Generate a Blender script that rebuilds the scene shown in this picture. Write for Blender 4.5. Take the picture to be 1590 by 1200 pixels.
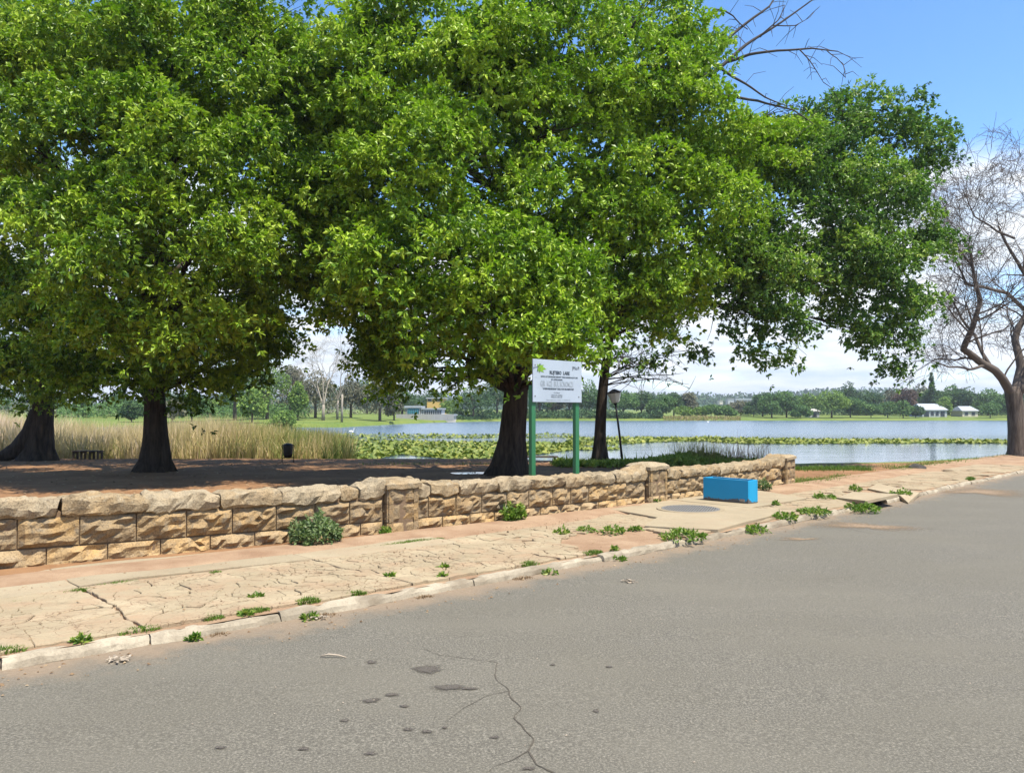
import bpy, bmesh, math, random
import numpy as np
from mathutils import Vector, Matrix, Quaternion
random.seed(7); RNG = np.random.default_rng(11)
S = bpy.context.scene; COL = S.collection
for o in list(bpy.data.objects): bpy.data.objects.remove(o)

# ------------------------------------------------------------------ camera, world, sun, exposure
F = 1200.0; EYE = 1.6; PITCH = math.atan(40/1200)
cam = bpy.data.cameras.new('camera'); co = bpy.data.objects.new('camera', cam); COL.objects.link(co)
co.location = (0, 0, EYE); co.rotation_euler = (math.pi/2 + PITCH, 0, 0)
cam.sensor_width = 36; cam.lens = 36*F/1590; cam.clip_start = .1; cam.clip_end = 6000
S.camera = co
SUN_EL = math.radians(66); SUN_DIR = Vector((.73, -.68, 0)).normalized()
SUN_VEC = Vector((SUN_DIR.x*math.cos(SUN_EL), SUN_DIR.y*math.cos(SUN_EL), math.sin(SUN_EL)))
sl = bpy.data.lights.new('sun', 'SUN'); sl.energy = 4.8; sl.angle = math.radians(.5); sl.color = (1, .94, .83)
so = bpy.data.objects.new('sun', sl); COL.objects.link(so); so.rotation_euler = SUN_VEC.to_track_quat('Z', 'Y').to_euler()
W = bpy.data.worlds.new('World'); S.world = W; W.use_nodes = True
nt = W.node_tree; nt.nodes.clear()
def nn(t, typ, **kw):
    n = t.nodes.new(typ)
    for k, v in kw.items(): setattr(n, k, v)
    return n
out = nn(nt, 'ShaderNodeOutputWorld'); bg = nn(nt, 'ShaderNodeBackground'); bg.inputs[1].default_value = .15
sky = nn(nt, 'ShaderNodeTexSky', sky_type='NISHITA', sun_disc=False, sun_elevation=SUN_EL,
         sun_rotation=math.atan2(SUN_DIR.x, SUN_DIR.y), altitude=1600, air_density=1.0, dust_density=.6, ozone_density=1.0)
hsv = nn(nt, 'ShaderNodeHueSaturation'); hsv.inputs['Saturation'].default_value = 1.22; hsv.inputs['Value'].default_value = 1.0
nt.links.new(sky.outputs[0], hsv.inputs['Color'])
tc = nn(nt, 'ShaderNodeTexCoord'); sep = nn(nt, 'ShaderNodeSeparateXYZ'); nt.links.new(tc.outputs['Generated'], sep.inputs[0])
def wmath(op, a, b=None, c=None):
    n = nn(nt, 'ShaderNodeMath', operation=op)
    for i, v in enumerate((a, b, c)):
        if v is None: continue
        if isinstance(v, (int, float)): n.inputs[i].default_value = v
        else: nt.links.new(v, n.inputs[i])
    return n.outputs[0]
zc = wmath('ADD', wmath('MAXIMUM', sep.outputs[2], 0.0), .14)
cx = wmath('DIVIDE', sep.outputs[0], zc); cy = wmath('DIVIDE', sep.outputs[1], zc)
cv = nn(nt, 'ShaderNodeCombineXYZ'); nt.links.new(cx, cv.inputs[0]); nt.links.new(cy, cv.inputs[1])
n1 = nn(nt, 'ShaderNodeTexNoise'); n1.inputs['Scale'].default_value = 1.15; n1.inputs['Detail'].default_value = 9; n1.inputs['Roughness'].default_value = .52
nt.links.new(cv.outputs[0], n1.inputs['Vector'])
# cumulus bank low over the horizon, thinning to open blue overhead (all round the sky)
band = nn(nt, 'ShaderNodeMapRange', interpolation_type='SMOOTHSTEP'); band.inputs[1].default_value = .17; band.inputs[2].default_value = .34
band.inputs[3].default_value = .20; band.inputs[4].default_value = -.13; nt.links.new(sep.outputs[2], band.inputs[0])
cl = nn(nt, 'ShaderNodeMapRange', interpolation_type='SMOOTHSTEP'); cl.inputs[1].default_value = .5; cl.inputs[2].default_value = .64
nt.links.new(wmath('ADD', n1.outputs[0], band.outputs[0]), cl.inputs[0])
n2 = nn(nt, 'ShaderNodeTexNoise'); n2.inputs['Scale'].default_value = 2.3; n2.inputs['Detail'].default_value = 6
nt.links.new(cv.outputs[0], n2.inputs['Vector'])
ccol = nn(nt, 'ShaderNodeValToRGB'); ccol.color_ramp.elements[0].color = (2.5, 3.05, 3.7, 1); ccol.color_ramp.elements[1].color = (3.9, 4.05, 4.2, 1)
ccol.color_ramp.elements[0].position = .32; ccol.color_ramp.elements[1].position = .58
nt.links.new(n2.outputs[0], ccol.inputs[0])
mx = nn(nt, 'ShaderNodeMix', data_type='RGBA')
nt.links.new(cl.outputs[0], mx.inputs[0]); nt.links.new(hsv.outputs[0], mx.inputs[6]); nt.links.new(ccol.outputs[0], mx.inputs[7])
nt.links.new(mx.outputs[2], bg.inputs[0]); nt.links.new(bg.outputs[0], out.inputs[0])
S.view_settings.view_transform = 'Standard'; S.view_settings.look = 'None'; S.view_settings.gamma = 1
S.view_settings.use_curve_mapping = False; S.view_settings.exposure = 1.0
cy_ = S.cycles
cy_.max_bounces = 8; cy_.diffuse_bounces = 3; cy_.glossy_bounces = 3; cy_.transmission_bounces = 4; cy_.transparent_max_bounces = 8
cy_.caustics_reflective = False; cy_.caustics_refractive = False; cy_.sample_clamp_indirect = 4

# ------------------------------------------------------------------ ground profile and photograph helpers
def zr(Y):
    """level of the road: it falls gently towards the lake"""
    Y = np.asarray(Y, float); e = np.maximum(Y-16, 0)
    return np.where(Y <= 16, -.02*Y, -.32-.008*e-.012*4*(1-np.exp(-e/4)))
def zrf(Y): return float(zr(Y))
def ray(x, y):
    a = (x-795)/F; b = -(y-600)/F
    return np.array([a, math.cos(PITCH)-b*math.sin(PITCH), math.sin(PITCH)+b*math.cos(PITCH)])
def G(x, y, zo=0.):
    d = ray(x, y); lo, hi = .5, 400
    for _ in range(50):
        m = (lo+hi)/2
        if EYE + d[2]/d[1]*m > zrf(m)+zo: lo = m
        else: hi = m
    return Vector((d[0]/d[1]*lo, lo, zrf(lo)+zo))
def V(x, y, Y):
    d = ray(x, y); t = Y/d[1]
    return Vector((d[0]*t, Y, EYE+d[2]*t))
KPX = [(0,1046),(157,1024),(277,997),(456,963),(601,945),(720,920),(876,888),(994,866),(1067,851),(1136,832),(1200,815),(1302,803),(1370,788),(1438,773),(1526,746),(1590,736)]
_k = np.array([G(*q)[:2] for q in KPX])
_kc = np.polyfit(_k[:,0], _k[:,1], 3); _kd = np.polyder(_kc)
XA, XB = _k[0,0], 15.5
def yk(X):
    if X < XA: return np.polyval(_kc, XA) + np.polyval(_kd, XA)*(X-XA)
    if X > XB: return np.polyval(_kc, XB) + np.polyval(_kd, XB)*(X-XB)
    return np.polyval(_kc, X)
def kn(X):
    s = np.polyval(_kd, min(max(X, XA), XB)); l = math.hypot(1, s)
    return Vector((1/l, s/l, 0)), Vector((-s/l, 1/l, 0))
def P(X0, t, zo=0.):
    u, n = kn(X0); x = X0 + n.x*t; y = yk(X0) + n.y*t
    return Vector((x, y, zrf(y)+zo))
def inv(x, y):
    X0 = x
    for _ in range(12):
        u, n = kn(X0); t = (x-X0)*n.x + (y-yk(X0))*n.y
        X0 += ((x-X0)*u.x + (y-yk(X0))*u.y)*u.x*.9
    return X0, t
def GX(px, py, zo=.11):
    g = G(px, py, zo); return inv(g.x, g.y)
WPX = [(0,883),(168,868),(396,845),(597,828),(770,810),(902,797),(1000,780),(1217,753)]
_w = np.array([G(*q, .11)[:2] for q in WPX]); _wc = np.polyfit(_w[:,0], _w[:,1], 2); _wd = np.polyder(_wc)
def yw(X):
    if X < -5: return np.polyval(_wc, -5) + np.polyval(_wd, -5)*(X+5)
    if X > 7: return np.polyval(_wc, 7) + np.polyval(_wd, 7)*(X-7)
    return np.polyval(_wc, X)
def wdir(X):
    s = np.polyval(_wd, min(max(X, -5), 7)); l = math.hypot(1, s)
    return Vector((1/l, s/l, 0)), Vector((s/l, -1/l, 0))      # along, outward (to the road)
def wx(px, py=800):
    """X on the wall front for a column of the photograph"""
    d = ray(px, py); r = d[0]/d[1]; X = 0.
    lo, hi = -12., 14.
    for _ in range(50):
        m = (lo+hi)/2
        if m/yw(m) < r: lo = m
        else: hi = m
    return lo
TPX = [(0,772),(100,770),(340,765),(523,757),(740,747),(876,738),(955,732),(1055,728),(1114,723),(1187,716)]
_tx = []; _tz = []
for q in TPX:
    X = wx(*q); _tx.append(X); _tz.append(V(q[0], q[1], yw(X)).z - zrf(yw(X)))
_tp = np.polyfit(_tx, _tz, 2)
def wtop(X): return zrf(yw(X)) + float(np.polyval(_tp, min(max(X, -5.5), 6.8)))
_bz = [V(q[0], q[1], yw(x)).z - zrf(yw(x)) for q, x in zip(WPX, _w[:,0])]

# ------------------------------------------------------------------ scene helpers
def tag(o, label=None, cat=None, group=None, kind=None):
    if label: o['label'] = label
    if cat: o['category'] = cat
    if group: o['group'] = group
    if kind: o['kind'] = kind
    return o
def empty(name, loc=(0,0,0), parent=None):
    o = bpy.data.objects.new(name, None); COL.objects.link(o); o.location = loc; o.empty_display_size = .2
    if parent: o.parent = parent
    return o
def np_mesh(name, verts, faces, mat=None, parent=None, attrs=None, smooth=False, origin=None):
    """verts (N,3); faces: list of int arrays, each (M,k)"""
    me = bpy.data.meshes.new(name); verts = np.asarray(verts, np.float32)
    if origin is not None: verts = verts - np.asarray(origin, np.float32)
    if not isinstance(faces, list): faces = [faces]
    faces = [np.asarray(f, np.int32) for f in faces if len(f)]
    nf = sum(len(f) for f in faces); nl = sum(f.size for f in faces)
    me.vertices.add(len(verts)); me.vertices.foreach_set('co', verts.ravel())
    me.loops.add(nl); me.loops.foreach_set('vertex_index', np.concatenate([f.ravel() for f in faces]))
    tot = np.concatenate([np.full(len(f), f.shape[1], np.int32) for f in faces])
    st = np.concatenate([[0], np.cumsum(tot)[:-1]]).astype(np.int32)
    me.polygons.add(nf); me.polygons.foreach_set('loop_start', st)
    me.polygons.foreach_set('use_smooth', np.full(nf, smooth))
    for k, a in (attrs or {}).items():
        at = me.attributes.new(k, 'FLOAT', 'POINT'); at.data.foreach_set('value', np.asarray(a, np.float32))
    me.update(calc_edges=True); me.validate()
    o = bpy.data.objects.new(name, me); COL.objects.link(o)
    if mat: me.materials.append(mat)
    if origin is not None: o.location = origin
    if parent: o.parent = parent
    return o
class MB:
    """collects shapes; build() links them as ONE mesh object"""
    def __init__(s): s.v = []; s.f = []; s.m = []
    def add(s, vs, fs, mi=0):
        b = len(s.v); s.v += [tuple(v) for v in vs]; s.f += [tuple(b+i for i in f) for f in fs]; s.m += [mi]*len(fs)
    def box(s, c, size, rot=None, mi=0):
        M = rot or Matrix.Identity(3); c = Vector(c); h = Vector(size)/2
        vs = [c + M @ Vector((sx*h.x, sy*h.y, sz*h.z)) for sz in (-1,1) for sx, sy in ((-1,-1),(1,-1),(1,1),(-1,1))]
        s.add(vs, [(3,2,1,0),(4,5,6,7),(0,1,5,4),(1,2,6,5),(2,3,7,6),(3,0,4,7)], mi)
    def tube(s, pts, rad, seg=6, cap=True, mi=0):
        pts = [Vector(p) for p in pts]; n = len(pts); vs = []
        if not hasattr(rad, '__len__'): rad = [rad]*n
        a = None
        for i, p in enumerate(pts):
            d = (pts[min(i+1, n-1)] - pts[max(i-1, 0)]).normalized()
            if a is None: a = d.orthogonal().normalized()
            a = (a - d*a.dot(d)); a = a.normalized() if a.length > 1e-5 else d.orthogonal().normalized()
            b = d.cross(a)
            vs += [p + (a*math.cos(2*math.pi*k/seg) + b*math.sin(2*math.pi*k/seg))*rad[i] for k in range(seg)]
        fs = [(i*seg+k, i*seg+(k+1) % seg, (i+1)*seg+(k+1) % seg, (i+1)*seg+k) for i in range(n-1) for k in range(seg)]
        if cap: fs += [tuple(range(seg))[::-1], tuple((n-1)*seg+k for k in range(seg))]
        s.add(vs, fs, mi)
    def build(s, name, mats, parent=None, smooth=False, loc=None, bevel=0):
        me = bpy.data.meshes.new(name)
        v = s.v if loc is None else [tuple(Vector(p)-Vector(loc)) for p in s.v]
        me.from_pydata(v, [], s.f)
        mats = mats if isinstance(mats, (list, tuple)) else [mats]
        for m in mats: me.materials.append(m)
        for p, mi in zip(me.polygons, s.m): p.material_index = mi; p.use_smooth = smooth
        me.update()
        o = bpy.data.objects.new(name, me); COL.objects.link(o)
        if loc is not None: o.location = loc
        if parent: o.parent = parent
        if bevel:
            b = o.modifiers.new('bevel', 'BEVEL'); b.width = bevel; b.segments = 2; b.limit_method = 'ANGLE'
        return o
def add_child(o, parent):
    """parent keeping the world place (parents are unrotated)"""
    o.parent = parent; o.location = Vector(o.location) - Vector(parent.location)
    return o
# value noise for geometry
_nz = RNG.random((64, 64, 64)).astype(np.float32)
def vnoise(p, sc=1.):
    p = np.asarray(p, float)*sc + 100.37; i = np.floor(p).astype(int); f = p-i; f = f*f*(3-2*f); r = 0
    for dx in (0,1):
        for dy in (0,1):
            for dz in (0,1):
                w = (f[...,0] if dx else 1-f[...,0])*(f[...,1] if dy else 1-f[...,1])*(f[...,2] if dz else 1-f[...,2])
                r = r + w*_nz[(i[...,0]+dx) % 64, (i[...,1]+dy) % 64, (i[...,2]+dz) % 64]
    return r*2-1

# ------------------------------------------------------------------ materials
class Mat:
    def __init__(s, name, rough=.8, spec=.3):
        s.m = bpy.data.materials.new(name); s.m.use_nodes = True; s.t = s.m.node_tree
        s.b = s.t.nodes['Principled BSDF']; s.b.inputs['Roughness'].default_value = rough; s.b.inputs['Specular IOR Level'].default_value = spec
        s.o = s.t.nodes['Material Output']
        s.geo = None
    def n(s, typ, **kw): return nn(s.t, typ, **kw)
    def link(s, a, b): s.t.links.new(a, b)
    def pos(s, obj=False):
        if obj: return s.n('ShaderNodeTexCoord').outputs['Object']
        return s.n('ShaderNodeNewGeometry').outputs['Position']
    def noise(s, scale, detail=4, rough=.55, vec=None, dist=0, stretch=None):
        t = s.n('ShaderNodeTexNoise'); t.inputs['Scale'].default_value = scale; t.inputs['Detail'].default_value = detail
        t.inputs['Roughness'].default_value = rough; t.inputs['Distortion'].default_value = dist
        v = vec if vec is not None else s.pos()
        if stretch:
            mp = s.n('ShaderNodeMapping'); mp.inputs['Scale'].default_value = stretch; s.link(v, mp.inputs[0]); v = mp.outputs[0]
        s.link(v, t.inputs['Vector']); return t.outputs[0]
    def ramp(s, fac, stops):
        r = s.n('ShaderNodeValToRGB'); e = r.color_ramp.elements
        while len(e) < len(stops): e.new(.5)
        for el, (p, c) in zip(e, stops): el.position = p; el.color = (c, c, c, 1) if isinstance(c, (int, float)) else (*c, 1)
        s.link(fac, r.inputs[0]); return r.outputs[0]
    def mix(s, fac, a, b, mode='MIX'):
        m = s.n('ShaderNodeMix', data_type='RGBA', blend_type=mode)
        for i, v in ((0, fac), (6, a), (7, b)):
            if isinstance(v, (int, float)): m.inputs[i].default_value = v
            elif isinstance(v, tuple): m.inputs[i].default_value = (*v, 1)
            else: s.link(v, m.inputs[i])
        return m.outputs[2]
    def math(s, op, a, b=0.):
        m = s.n('ShaderNodeMath', operation=op)
        for i, v in enumerate((a, b)):
            if isinstance(v, (int, float)): m.inputs[i].default_value = v
            else: s.link(v, m.inputs[i])
        return m.outputs[0]
    def attr(s, name):
        return s.n('ShaderNodeAttribute', attribute_name=name).outputs['Fac']
    def rnd(s): return s.n('ShaderNodeObjectInfo').outputs['Random']
    def col(s, c):
        if isinstance(c, tuple): s.b.inputs['Base Color'].default_value = (*c, 1)
        else: s.link(c, s.b.inputs['Base Color'])
        return s
    def bump(s, h, strength=.5, dist=.02):
        b = s.n('ShaderNodeBump'); b.inputs['Strength'].default_value = strength; b.inputs['Distance'].default_value = dist
        s.link(h, b.inputs['Height']); s.link(b.outputs[0], s.b.inputs['Normal']); return s

def plain(name, c, rough=.7, var=.25, scale=8, bump=0):
    m = Mat(name, rough); k = m.noise(scale, 5, .6)
    m.col(m.mix(k, tuple(x*(1-var) for x in c), tuple(min(1, x*(1+var)) for x in c)))
    if bump: m.bump(k, bump, .01)
    return m.m
def leaf_mat(name, stops, trans=.45, rough=.45, tcol=(.78, 1.12, .45)):
    m = Mat(name, rough, .35); v = m.attr('v'); c = m.ramp(v, stops); m.col(c)
    tr = m.n('ShaderNodeBsdfTranslucent'); m.link(m.mix(1., c, tcol, 'MULTIPLY'), tr.inputs[0])
    ms = m.n('ShaderNodeMixShader'); ms.inputs[0].default_value = trans
    m.link(m.b.outputs[0], ms.inputs[1]); m.link(tr.outputs[0], ms.inputs[2]); m.link(ms.outputs[0], m.o.inputs[0])
    return m.m
M = {}
# asphalt
m = Mat('asphalt', .85, .3); tk = m.attr('t')
fine = m.noise(75, 5, .88); mid = m.noise(38, 3, .6); big = m.noise(.55, 4, .6); streak = m.noise(.5, 5, .6, stretch=(.7, 1.5, 1))
c = m.ramp(fine, [(.3, (.032,.028,.022)), (.5, (.100,.091,.072)), (.66, (.29,.265,.21))])
c = m.mix(m.ramp(big, [(.35, 0.), (.7, .55)]), c, (.115,.103,.076))
c = m.mix(m.ramp(streak, [(.46, 0.), (.74, .45)]), c, (.155,.140,.108))
c = m.mix(m.ramp(mid, [(.62, 0.), (.8, .35)]), c, (.06,.055,.05))
dn = m.math('ADD', tk, m.math('MULTIPLY', m.math('SUBTRACT', m.noise(2.2, 5, .65), .5), 1.1))
dirt = m.ramp(dn, [(.0, 0.), (.0, 0.)])
mr = m.n('ShaderNodeMapRange', interpolation_type='SMOOTHSTEP'); mr.inputs[1].default_value = -.50; mr.inputs[2].default_value = .0; mr.inputs[4].default_value = .75
m.link(dn, mr.inputs[0])
c = m.mix(mr.outputs[0], c, m.mix(m.noise(30, 4), (.17,.120,.075), (.28,.205,.135)))
m.col(c).bump(m.math('ADD', fine, m.math('MULTIPLY', mid, .7)), .55, .006); M['asphalt'] = m.m
def soften(m, k0=.35, k1=.95, amp=.9):
    """let a mark soak out at its rim (vertex attribute e: 0 centre, 1 rim)"""
    f = m.math('ADD', m.attr('e'), m.math('MULTIPLY', m.math('SUBTRACT', m.noise(26, 5, .7), .5), amp))
    mr = m.n('ShaderNodeMapRange', interpolation_type='SMOOTHSTEP'); mr.inputs[1].default_value = k0; mr.inputs[2].default_value = k1; m.link(f, mr.inputs[0])
    tr = m.n('ShaderNodeBsdfTransparent'); ms = m.n('ShaderNodeMixShader'); m.link(mr.outputs[0], ms.inputs[0]); m.link(m.b.outputs[0], ms.inputs[1]); m.link(tr.outputs[0], ms.inputs[2]); m.link(ms.outputs[0], m.o.inputs[0])
m = Mat('damp_asphalt', .75, .3); f2 = m.noise(130, 3, .75)
m.col(m.ramp(f2, [(.3, (.040,.033,.027)), (.5, (.075,.064,.052)), (.72, (.16,.142,.115))])).bump(f2, .5, .006); soften(m, .30, .95, 1.2); M['stain'] = m.m
m = Mat('sand_on_asphalt', .9, .2); f2 = m.noise(120, 3, .7)
m.col(m.ramp(f2, [(.3, (.16,.115,.072)), (.7, (.28,.20,.13))])).bump(f2, .4, .005); soften(m, .05, .9, 1.6); M['sand'] = m.m
M['crack'] = plain('road_crack_fill', (.075,.064,.048), .95, .4, 40)
# dirt
m = Mat('red_earth', .95, .15); a = m.noise(1.6, 6, .65); b = m.noise(45, 4, .7)
c = m.mix(m.ramp(a, [(.35, 0.), (.65, 1.)]), (.24,.148,.088), (.345,.238,.148))
c = m.mix(m.ramp(b, [(.55, 0.), (.75, .6)]), c, (.22,.135,.085))
m.col(c).bump(m.math('ADD', m.noise(12, 5), b), .8, .02); M['red_earth'] = m.m
# park ground: bare brown earth, grass beyond, gravel floor below the lake
m = Mat('park_ground', .95, .15); g = m.attr('grass'); a = m.noise(.8, 6, .65); b = m.noise(22, 5, .7)
c = m.mix(m.ramp(a, [(.35, 0.), (.65, 1.)]), (.16,.082,.038), (.26,.145,.072))
c = m.mix(m.ramp(b, [(.55, 0.), (.72, .7)]), c, (.34,.21,.105))
gc = m.mix(m.ramp(m.noise(.12, 5, .6), [(.3, 0.), (.7, 1.)]), (.085,.135,.026), (.165,.19,.046))
gc = m.mix(m.ramp(m.noise(3, 4), [(.4, 0.), (.8, .5)]), gc, (.09,.14,.03))
gm = m.math('ADD', g, m.math('MULTIPLY', m.math('SUBTRACT', m.noise(1.1, 5, .6), .5), .9))
c = m.mix(m.ramp(gm, [(.42, 0.), (.6, 1.)]), c, gc)
m.col(c).bump(m.math('ADD', a, m.math('MULTIPLY', b, .5)), .7, .05); M['ground'] = m.m
# concrete of the pavement
def concrete(name, c1, c2, dust, dirtk=.5, crz=0.):
    m = Mat(name, .9, .2); a = m.noise(1.3, 6, .65); b = m.noise(60, 4, .7); r = m.rnd(); k = m.noise(9, 5, .65)
    c = m.mix(m.ramp(a, [(.3, 0.), (.7, 1.)]), c1, c2)
    c = m.mix(m.ramp(m.noise(2.4, 5, .6), [(.45, 0.), (.72, dirtk)]), c, dust)
    vo = m.n('ShaderNodeTexVoronoi', feature='DISTANCE_TO_EDGE'); vo.inputs['Scale'].default_value = 8.5
    wv = m.n('ShaderNodeTexNoise'); wv.inputs['Scale'].default_value = 7; wv.inputs['Detail'].default_value = 3; m.link(m.pos(), wv.inputs['Vector'])
    va = m.n('ShaderNodeVectorMath', operation='MULTIPLY_ADD'); m.link(wv.outputs['Color'], va.inputs[0]); va.inputs[1].default_value = (.16,.16,.16); m.link(m.pos(), va.inputs[2]); m.link(va.outputs[0], vo.inputs['Vector'])
    craze = m.math('MULTIPLY', m.ramp(vo.outputs['Distance'], [(.012, 1.), (.04, 0.)]), m.ramp(m.noise(1.1, 4, .6), [(.44, 0.), (.56, crz)]))
    c = m.mix(craze, c, (.13,.075,.042))
    c = m.mix(m.math('MULTIPLY', r, .35), c, tuple(x*.72 for x in c1))
    c = m.mix(m.ramp(k, [(.58, 0.), (.74, .55)]), c, tuple(x*.55 for x in c1))
    c = m.mix(m.ramp(b, [(.3, .35), (.55, 0.)]), c, tuple(x*.5 for x in c1))
    m.col(c).bump(m.math('ADD', b, k), .6, .008); return m.m
M['concrete'] = concrete('old_concrete', (.285,.225,.140), (.40,.322,.208), (.34,.212,.128), .7, .85)
M['slab'] = concrete('pale_concrete', (.285,.230,.148), (.370,.303,.200), (.32,.225,.14), .5)
M['kerb'] = concrete('kerb_concrete', (.24,.20,.142), (.48,.415,.305), (.14,.105,.07), .85)
# sandstone
def sandstone(name, base, warm, grey, dark, greyk):
    m = Mat(name, .9, .2); p = m.pos(); r = m.rnd()
    off = m.n('ShaderNodeVectorMath', operation='ADD'); m.link(p, off.inputs[0])
    cb = m.n('ShaderNodeCombineXYZ'); m.link(m.math('MULTIPLY', r, 37.), cb.inputs[0]); m.link(m.math('MULTIPLY', r, 11.), cb.inputs[1]); m.link(cb.outputs[0], off.inputs[1]); v = off.outputs[0]
    a = m.noise(3.2, 6, .65, vec=v); b = m.noise(7, 6, .7, vec=v, dist=.6); f = m.noise(55, 4, .7, vec=v); band = m.noise(5, 5, .6, vec=v, stretch=(.6,.6,3.4))
    c = m.mix(m.ramp(a, [(.36, 0.), (.62, 1.)]), base, warm)
    c = m.mix(m.ramp(r, [(.2, 0.), (.9, .55)]), c, grey)
    c = m.mix(m.ramp(band, [(.5, 0.), (.68, .6)]), c, dark)
    c = m.mix(m.ramp(b, [(.5, 0.), (.64, greyk)]), c, grey)
    c = m.mix(m.ramp(f, [(.34, .65), (.5, 0.)]), c, tuple(x*.45 for x in dark))
    h = m.math('ADD', m.math('MULTIPLY', b, 1.6), m.math('MULTIPLY', f, .5))
    m.col(c).bump(h, .85, .022); return m.m
M['stone_mid'] = sandstone('sandstone_weathered', (.265,.19,.105), (.37,.24,.105), (.215,.172,.115), (.115,.084,.054), .9)
M['stone_low'] = sandstone('sandstone_warm', (.37,.265,.140), (.41,.26,.110), (.31,.24,.155), (.19,.130,.070), .55)
M['stone_cap'] = sandstone('sandstone_coping', (.275,.21,.125), (.33,.23,.12), (.36,.30,.205), (.10,.078,.052), .7)
M['mortar'] = plain('mortar_and_soil', (.17,.115,.07), .95, .4, 20, .5)
# bark
def bark(name, c1, c2, sc=1.):
    m = Mat(name, .95, .15); a = m.noise(9*sc, 6, .65, stretch=(1,1,.16)); b = m.noise(2, 4)
    m.col(m.mix(m.ramp(a, [(.35, 0.), (.62, 1.)]), c1, m.mix(b, c2, tuple(x*.7 for x in c2)))).bump(a, 1., .06); return m.m
M['bark'] = bark('dark_oak_bark', (.018,.014,.011), (.070,.054,.040))
M['bark_bare'] = bark('brown_bark', (.060,.045,.036), (.165,.132,.108))
M['bark_pale'] = bark('pale_dead_wood', (.20,.17,.13), (.40,.35,.28))
M['greytwig'] = plain('grey_twig', (.100,.080,.066), .9, .3, 20)
M['twig'] = plain('twig_bark', (.085,.068,.055), .9, .3, 20)
M['deadtwig'] = plain('dead_twig', (.055,.048,.044), .9, .3, 20)
# leaves
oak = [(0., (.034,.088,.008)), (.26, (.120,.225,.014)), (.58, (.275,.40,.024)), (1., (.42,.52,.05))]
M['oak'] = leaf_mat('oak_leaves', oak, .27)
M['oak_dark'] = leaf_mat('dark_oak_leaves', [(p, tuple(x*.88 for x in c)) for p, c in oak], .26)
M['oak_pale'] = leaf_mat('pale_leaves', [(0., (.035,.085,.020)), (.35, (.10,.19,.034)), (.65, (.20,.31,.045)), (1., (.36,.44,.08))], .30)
M['far_dark'] = leaf_mat('far_dark_foliage', [(0., (0.031,0.073,0.031)), (.5, (0.059,0.119,0.042)), (1., (0.113,0.182,0.059))], .2, .8, (1,1,.8))
M['far_green'] = leaf_mat('far_green_foliage', [(0., (0.051,0.112,0.036)), (.5, (0.100,0.190,0.054)), (1., (0.181,0.290,0.081))], .25, .8, (1,1,.8))
M['far_light'] = leaf_mat('far_light_foliage', [(0., (0.076,0.143,0.034)), (.5, (0.160,0.260,0.054)), (1., (0.302,0.403,0.084))], .25, .8, (1,1,.8))
M['far_grey'] = leaf_mat('far_olive_foliage', [(0., (0.090,0.099,0.060)), (.5, (0.158,0.161,0.099)), (1., (0.254,0.247,0.164))], .2, .8, (1,1,.8))
M['far_red'] = leaf_mat('far_copper_foliage', [(0., (0.065,0.044,0.036)), (.5, (0.120,0.078,0.057)), (1., (0.182,0.124,0.086))], .2, .8, (1,1,.8))
M['weed'] = leaf_mat('weed_leaves', [(0., (.06,.125,.018)), (.5, (.15,.235,.03)), (1., (.30,.34,.07))], .35)
M['weed_grey'] = leaf_mat('greygreen_leaves', [(0., (.06,.10,.035)), (.5, (.14,.195,.075)), (1., (.30,.34,.16))], .3)
M['dry'] = leaf_mat('dry_grass', [(0., (.14,.085,.045)), (.5, (.27,.18,.10)), (1., (.40,.30,.18))], .25, .8, (1,1,.8))
M['reed'] = leaf_mat('reed_blades', [(0., (.10,.17,.03)), (.25, (.23,.25,.065)), (.55, (.46,.37,.16)), (.85, (.62,.50,.29)), (1., (.68,.54,.40))], .35, .7, (1.05,1,.8))
M['grass'] = leaf_mat('green_grass', [(0., (.06,.115,.015)), (.6, (.125,.20,.025)), (1., (.26,.28,.07))], .35)
M['pad'] = leaf_mat('lily_pads', [(0., (.055,.105,.014)), (.55, (.15,.185,.026)), (.9, (.25,.25,.04)), (1., (.30,.29,.09))], .1, .6)
# water
m = Mat('lake_water', .015, .5); m.b.inputs['IOR'].default_value = 1.333; m.col((.10,.145,.19))
sy = m.n('ShaderNodeSeparateXYZ'); m.link(m.pos(), sy.inputs[0])
calm = m.n('ShaderNodeMapRange', interpolation_type='SMOOTHSTEP'); calm.inputs[1].default_value = 58; calm.inputs[2].default_value = 92; calm.inputs[3].default_value = .04; calm.inputs[4].default_value = .42
m.link(sy.outputs[1], calm.inputs[0])
w1 = m.noise(1.6, 4, .6, stretch=(.55, 1.5, 1)); w2 = m.noise(.35, 3, .5, stretch=(.4, 1.2, 1))
hh = m.math('ADD', w1, m.math('MULTIPLY', w2, 1.2))
bn = m.n('ShaderNodeBump'); bn.inputs['Distance'].default_value = .22; m.link(calm.outputs[0], bn.inputs['Strength']); m.link(hh, bn.inputs['Height']); m.link(bn.outputs[0], m.b.inputs['Normal'])
rg = m.n('ShaderNodeMapRange', interpolation_type='SMOOTHSTEP'); rg.inputs[1].default_value = 62; rg.inputs[2].default_value = 100; rg.inputs[3].default_value = .02; rg.inputs[4].default_value = .19
m.link(sy.outputs[1], rg.inputs[0]); m.link(rg.outputs[0], m.b.inputs['Roughness'])
M['water'] = m.m
m = Mat('puddle_water', .03, .5); m.col((.05,.045,.04)); M['puddle'] = m.m
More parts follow.
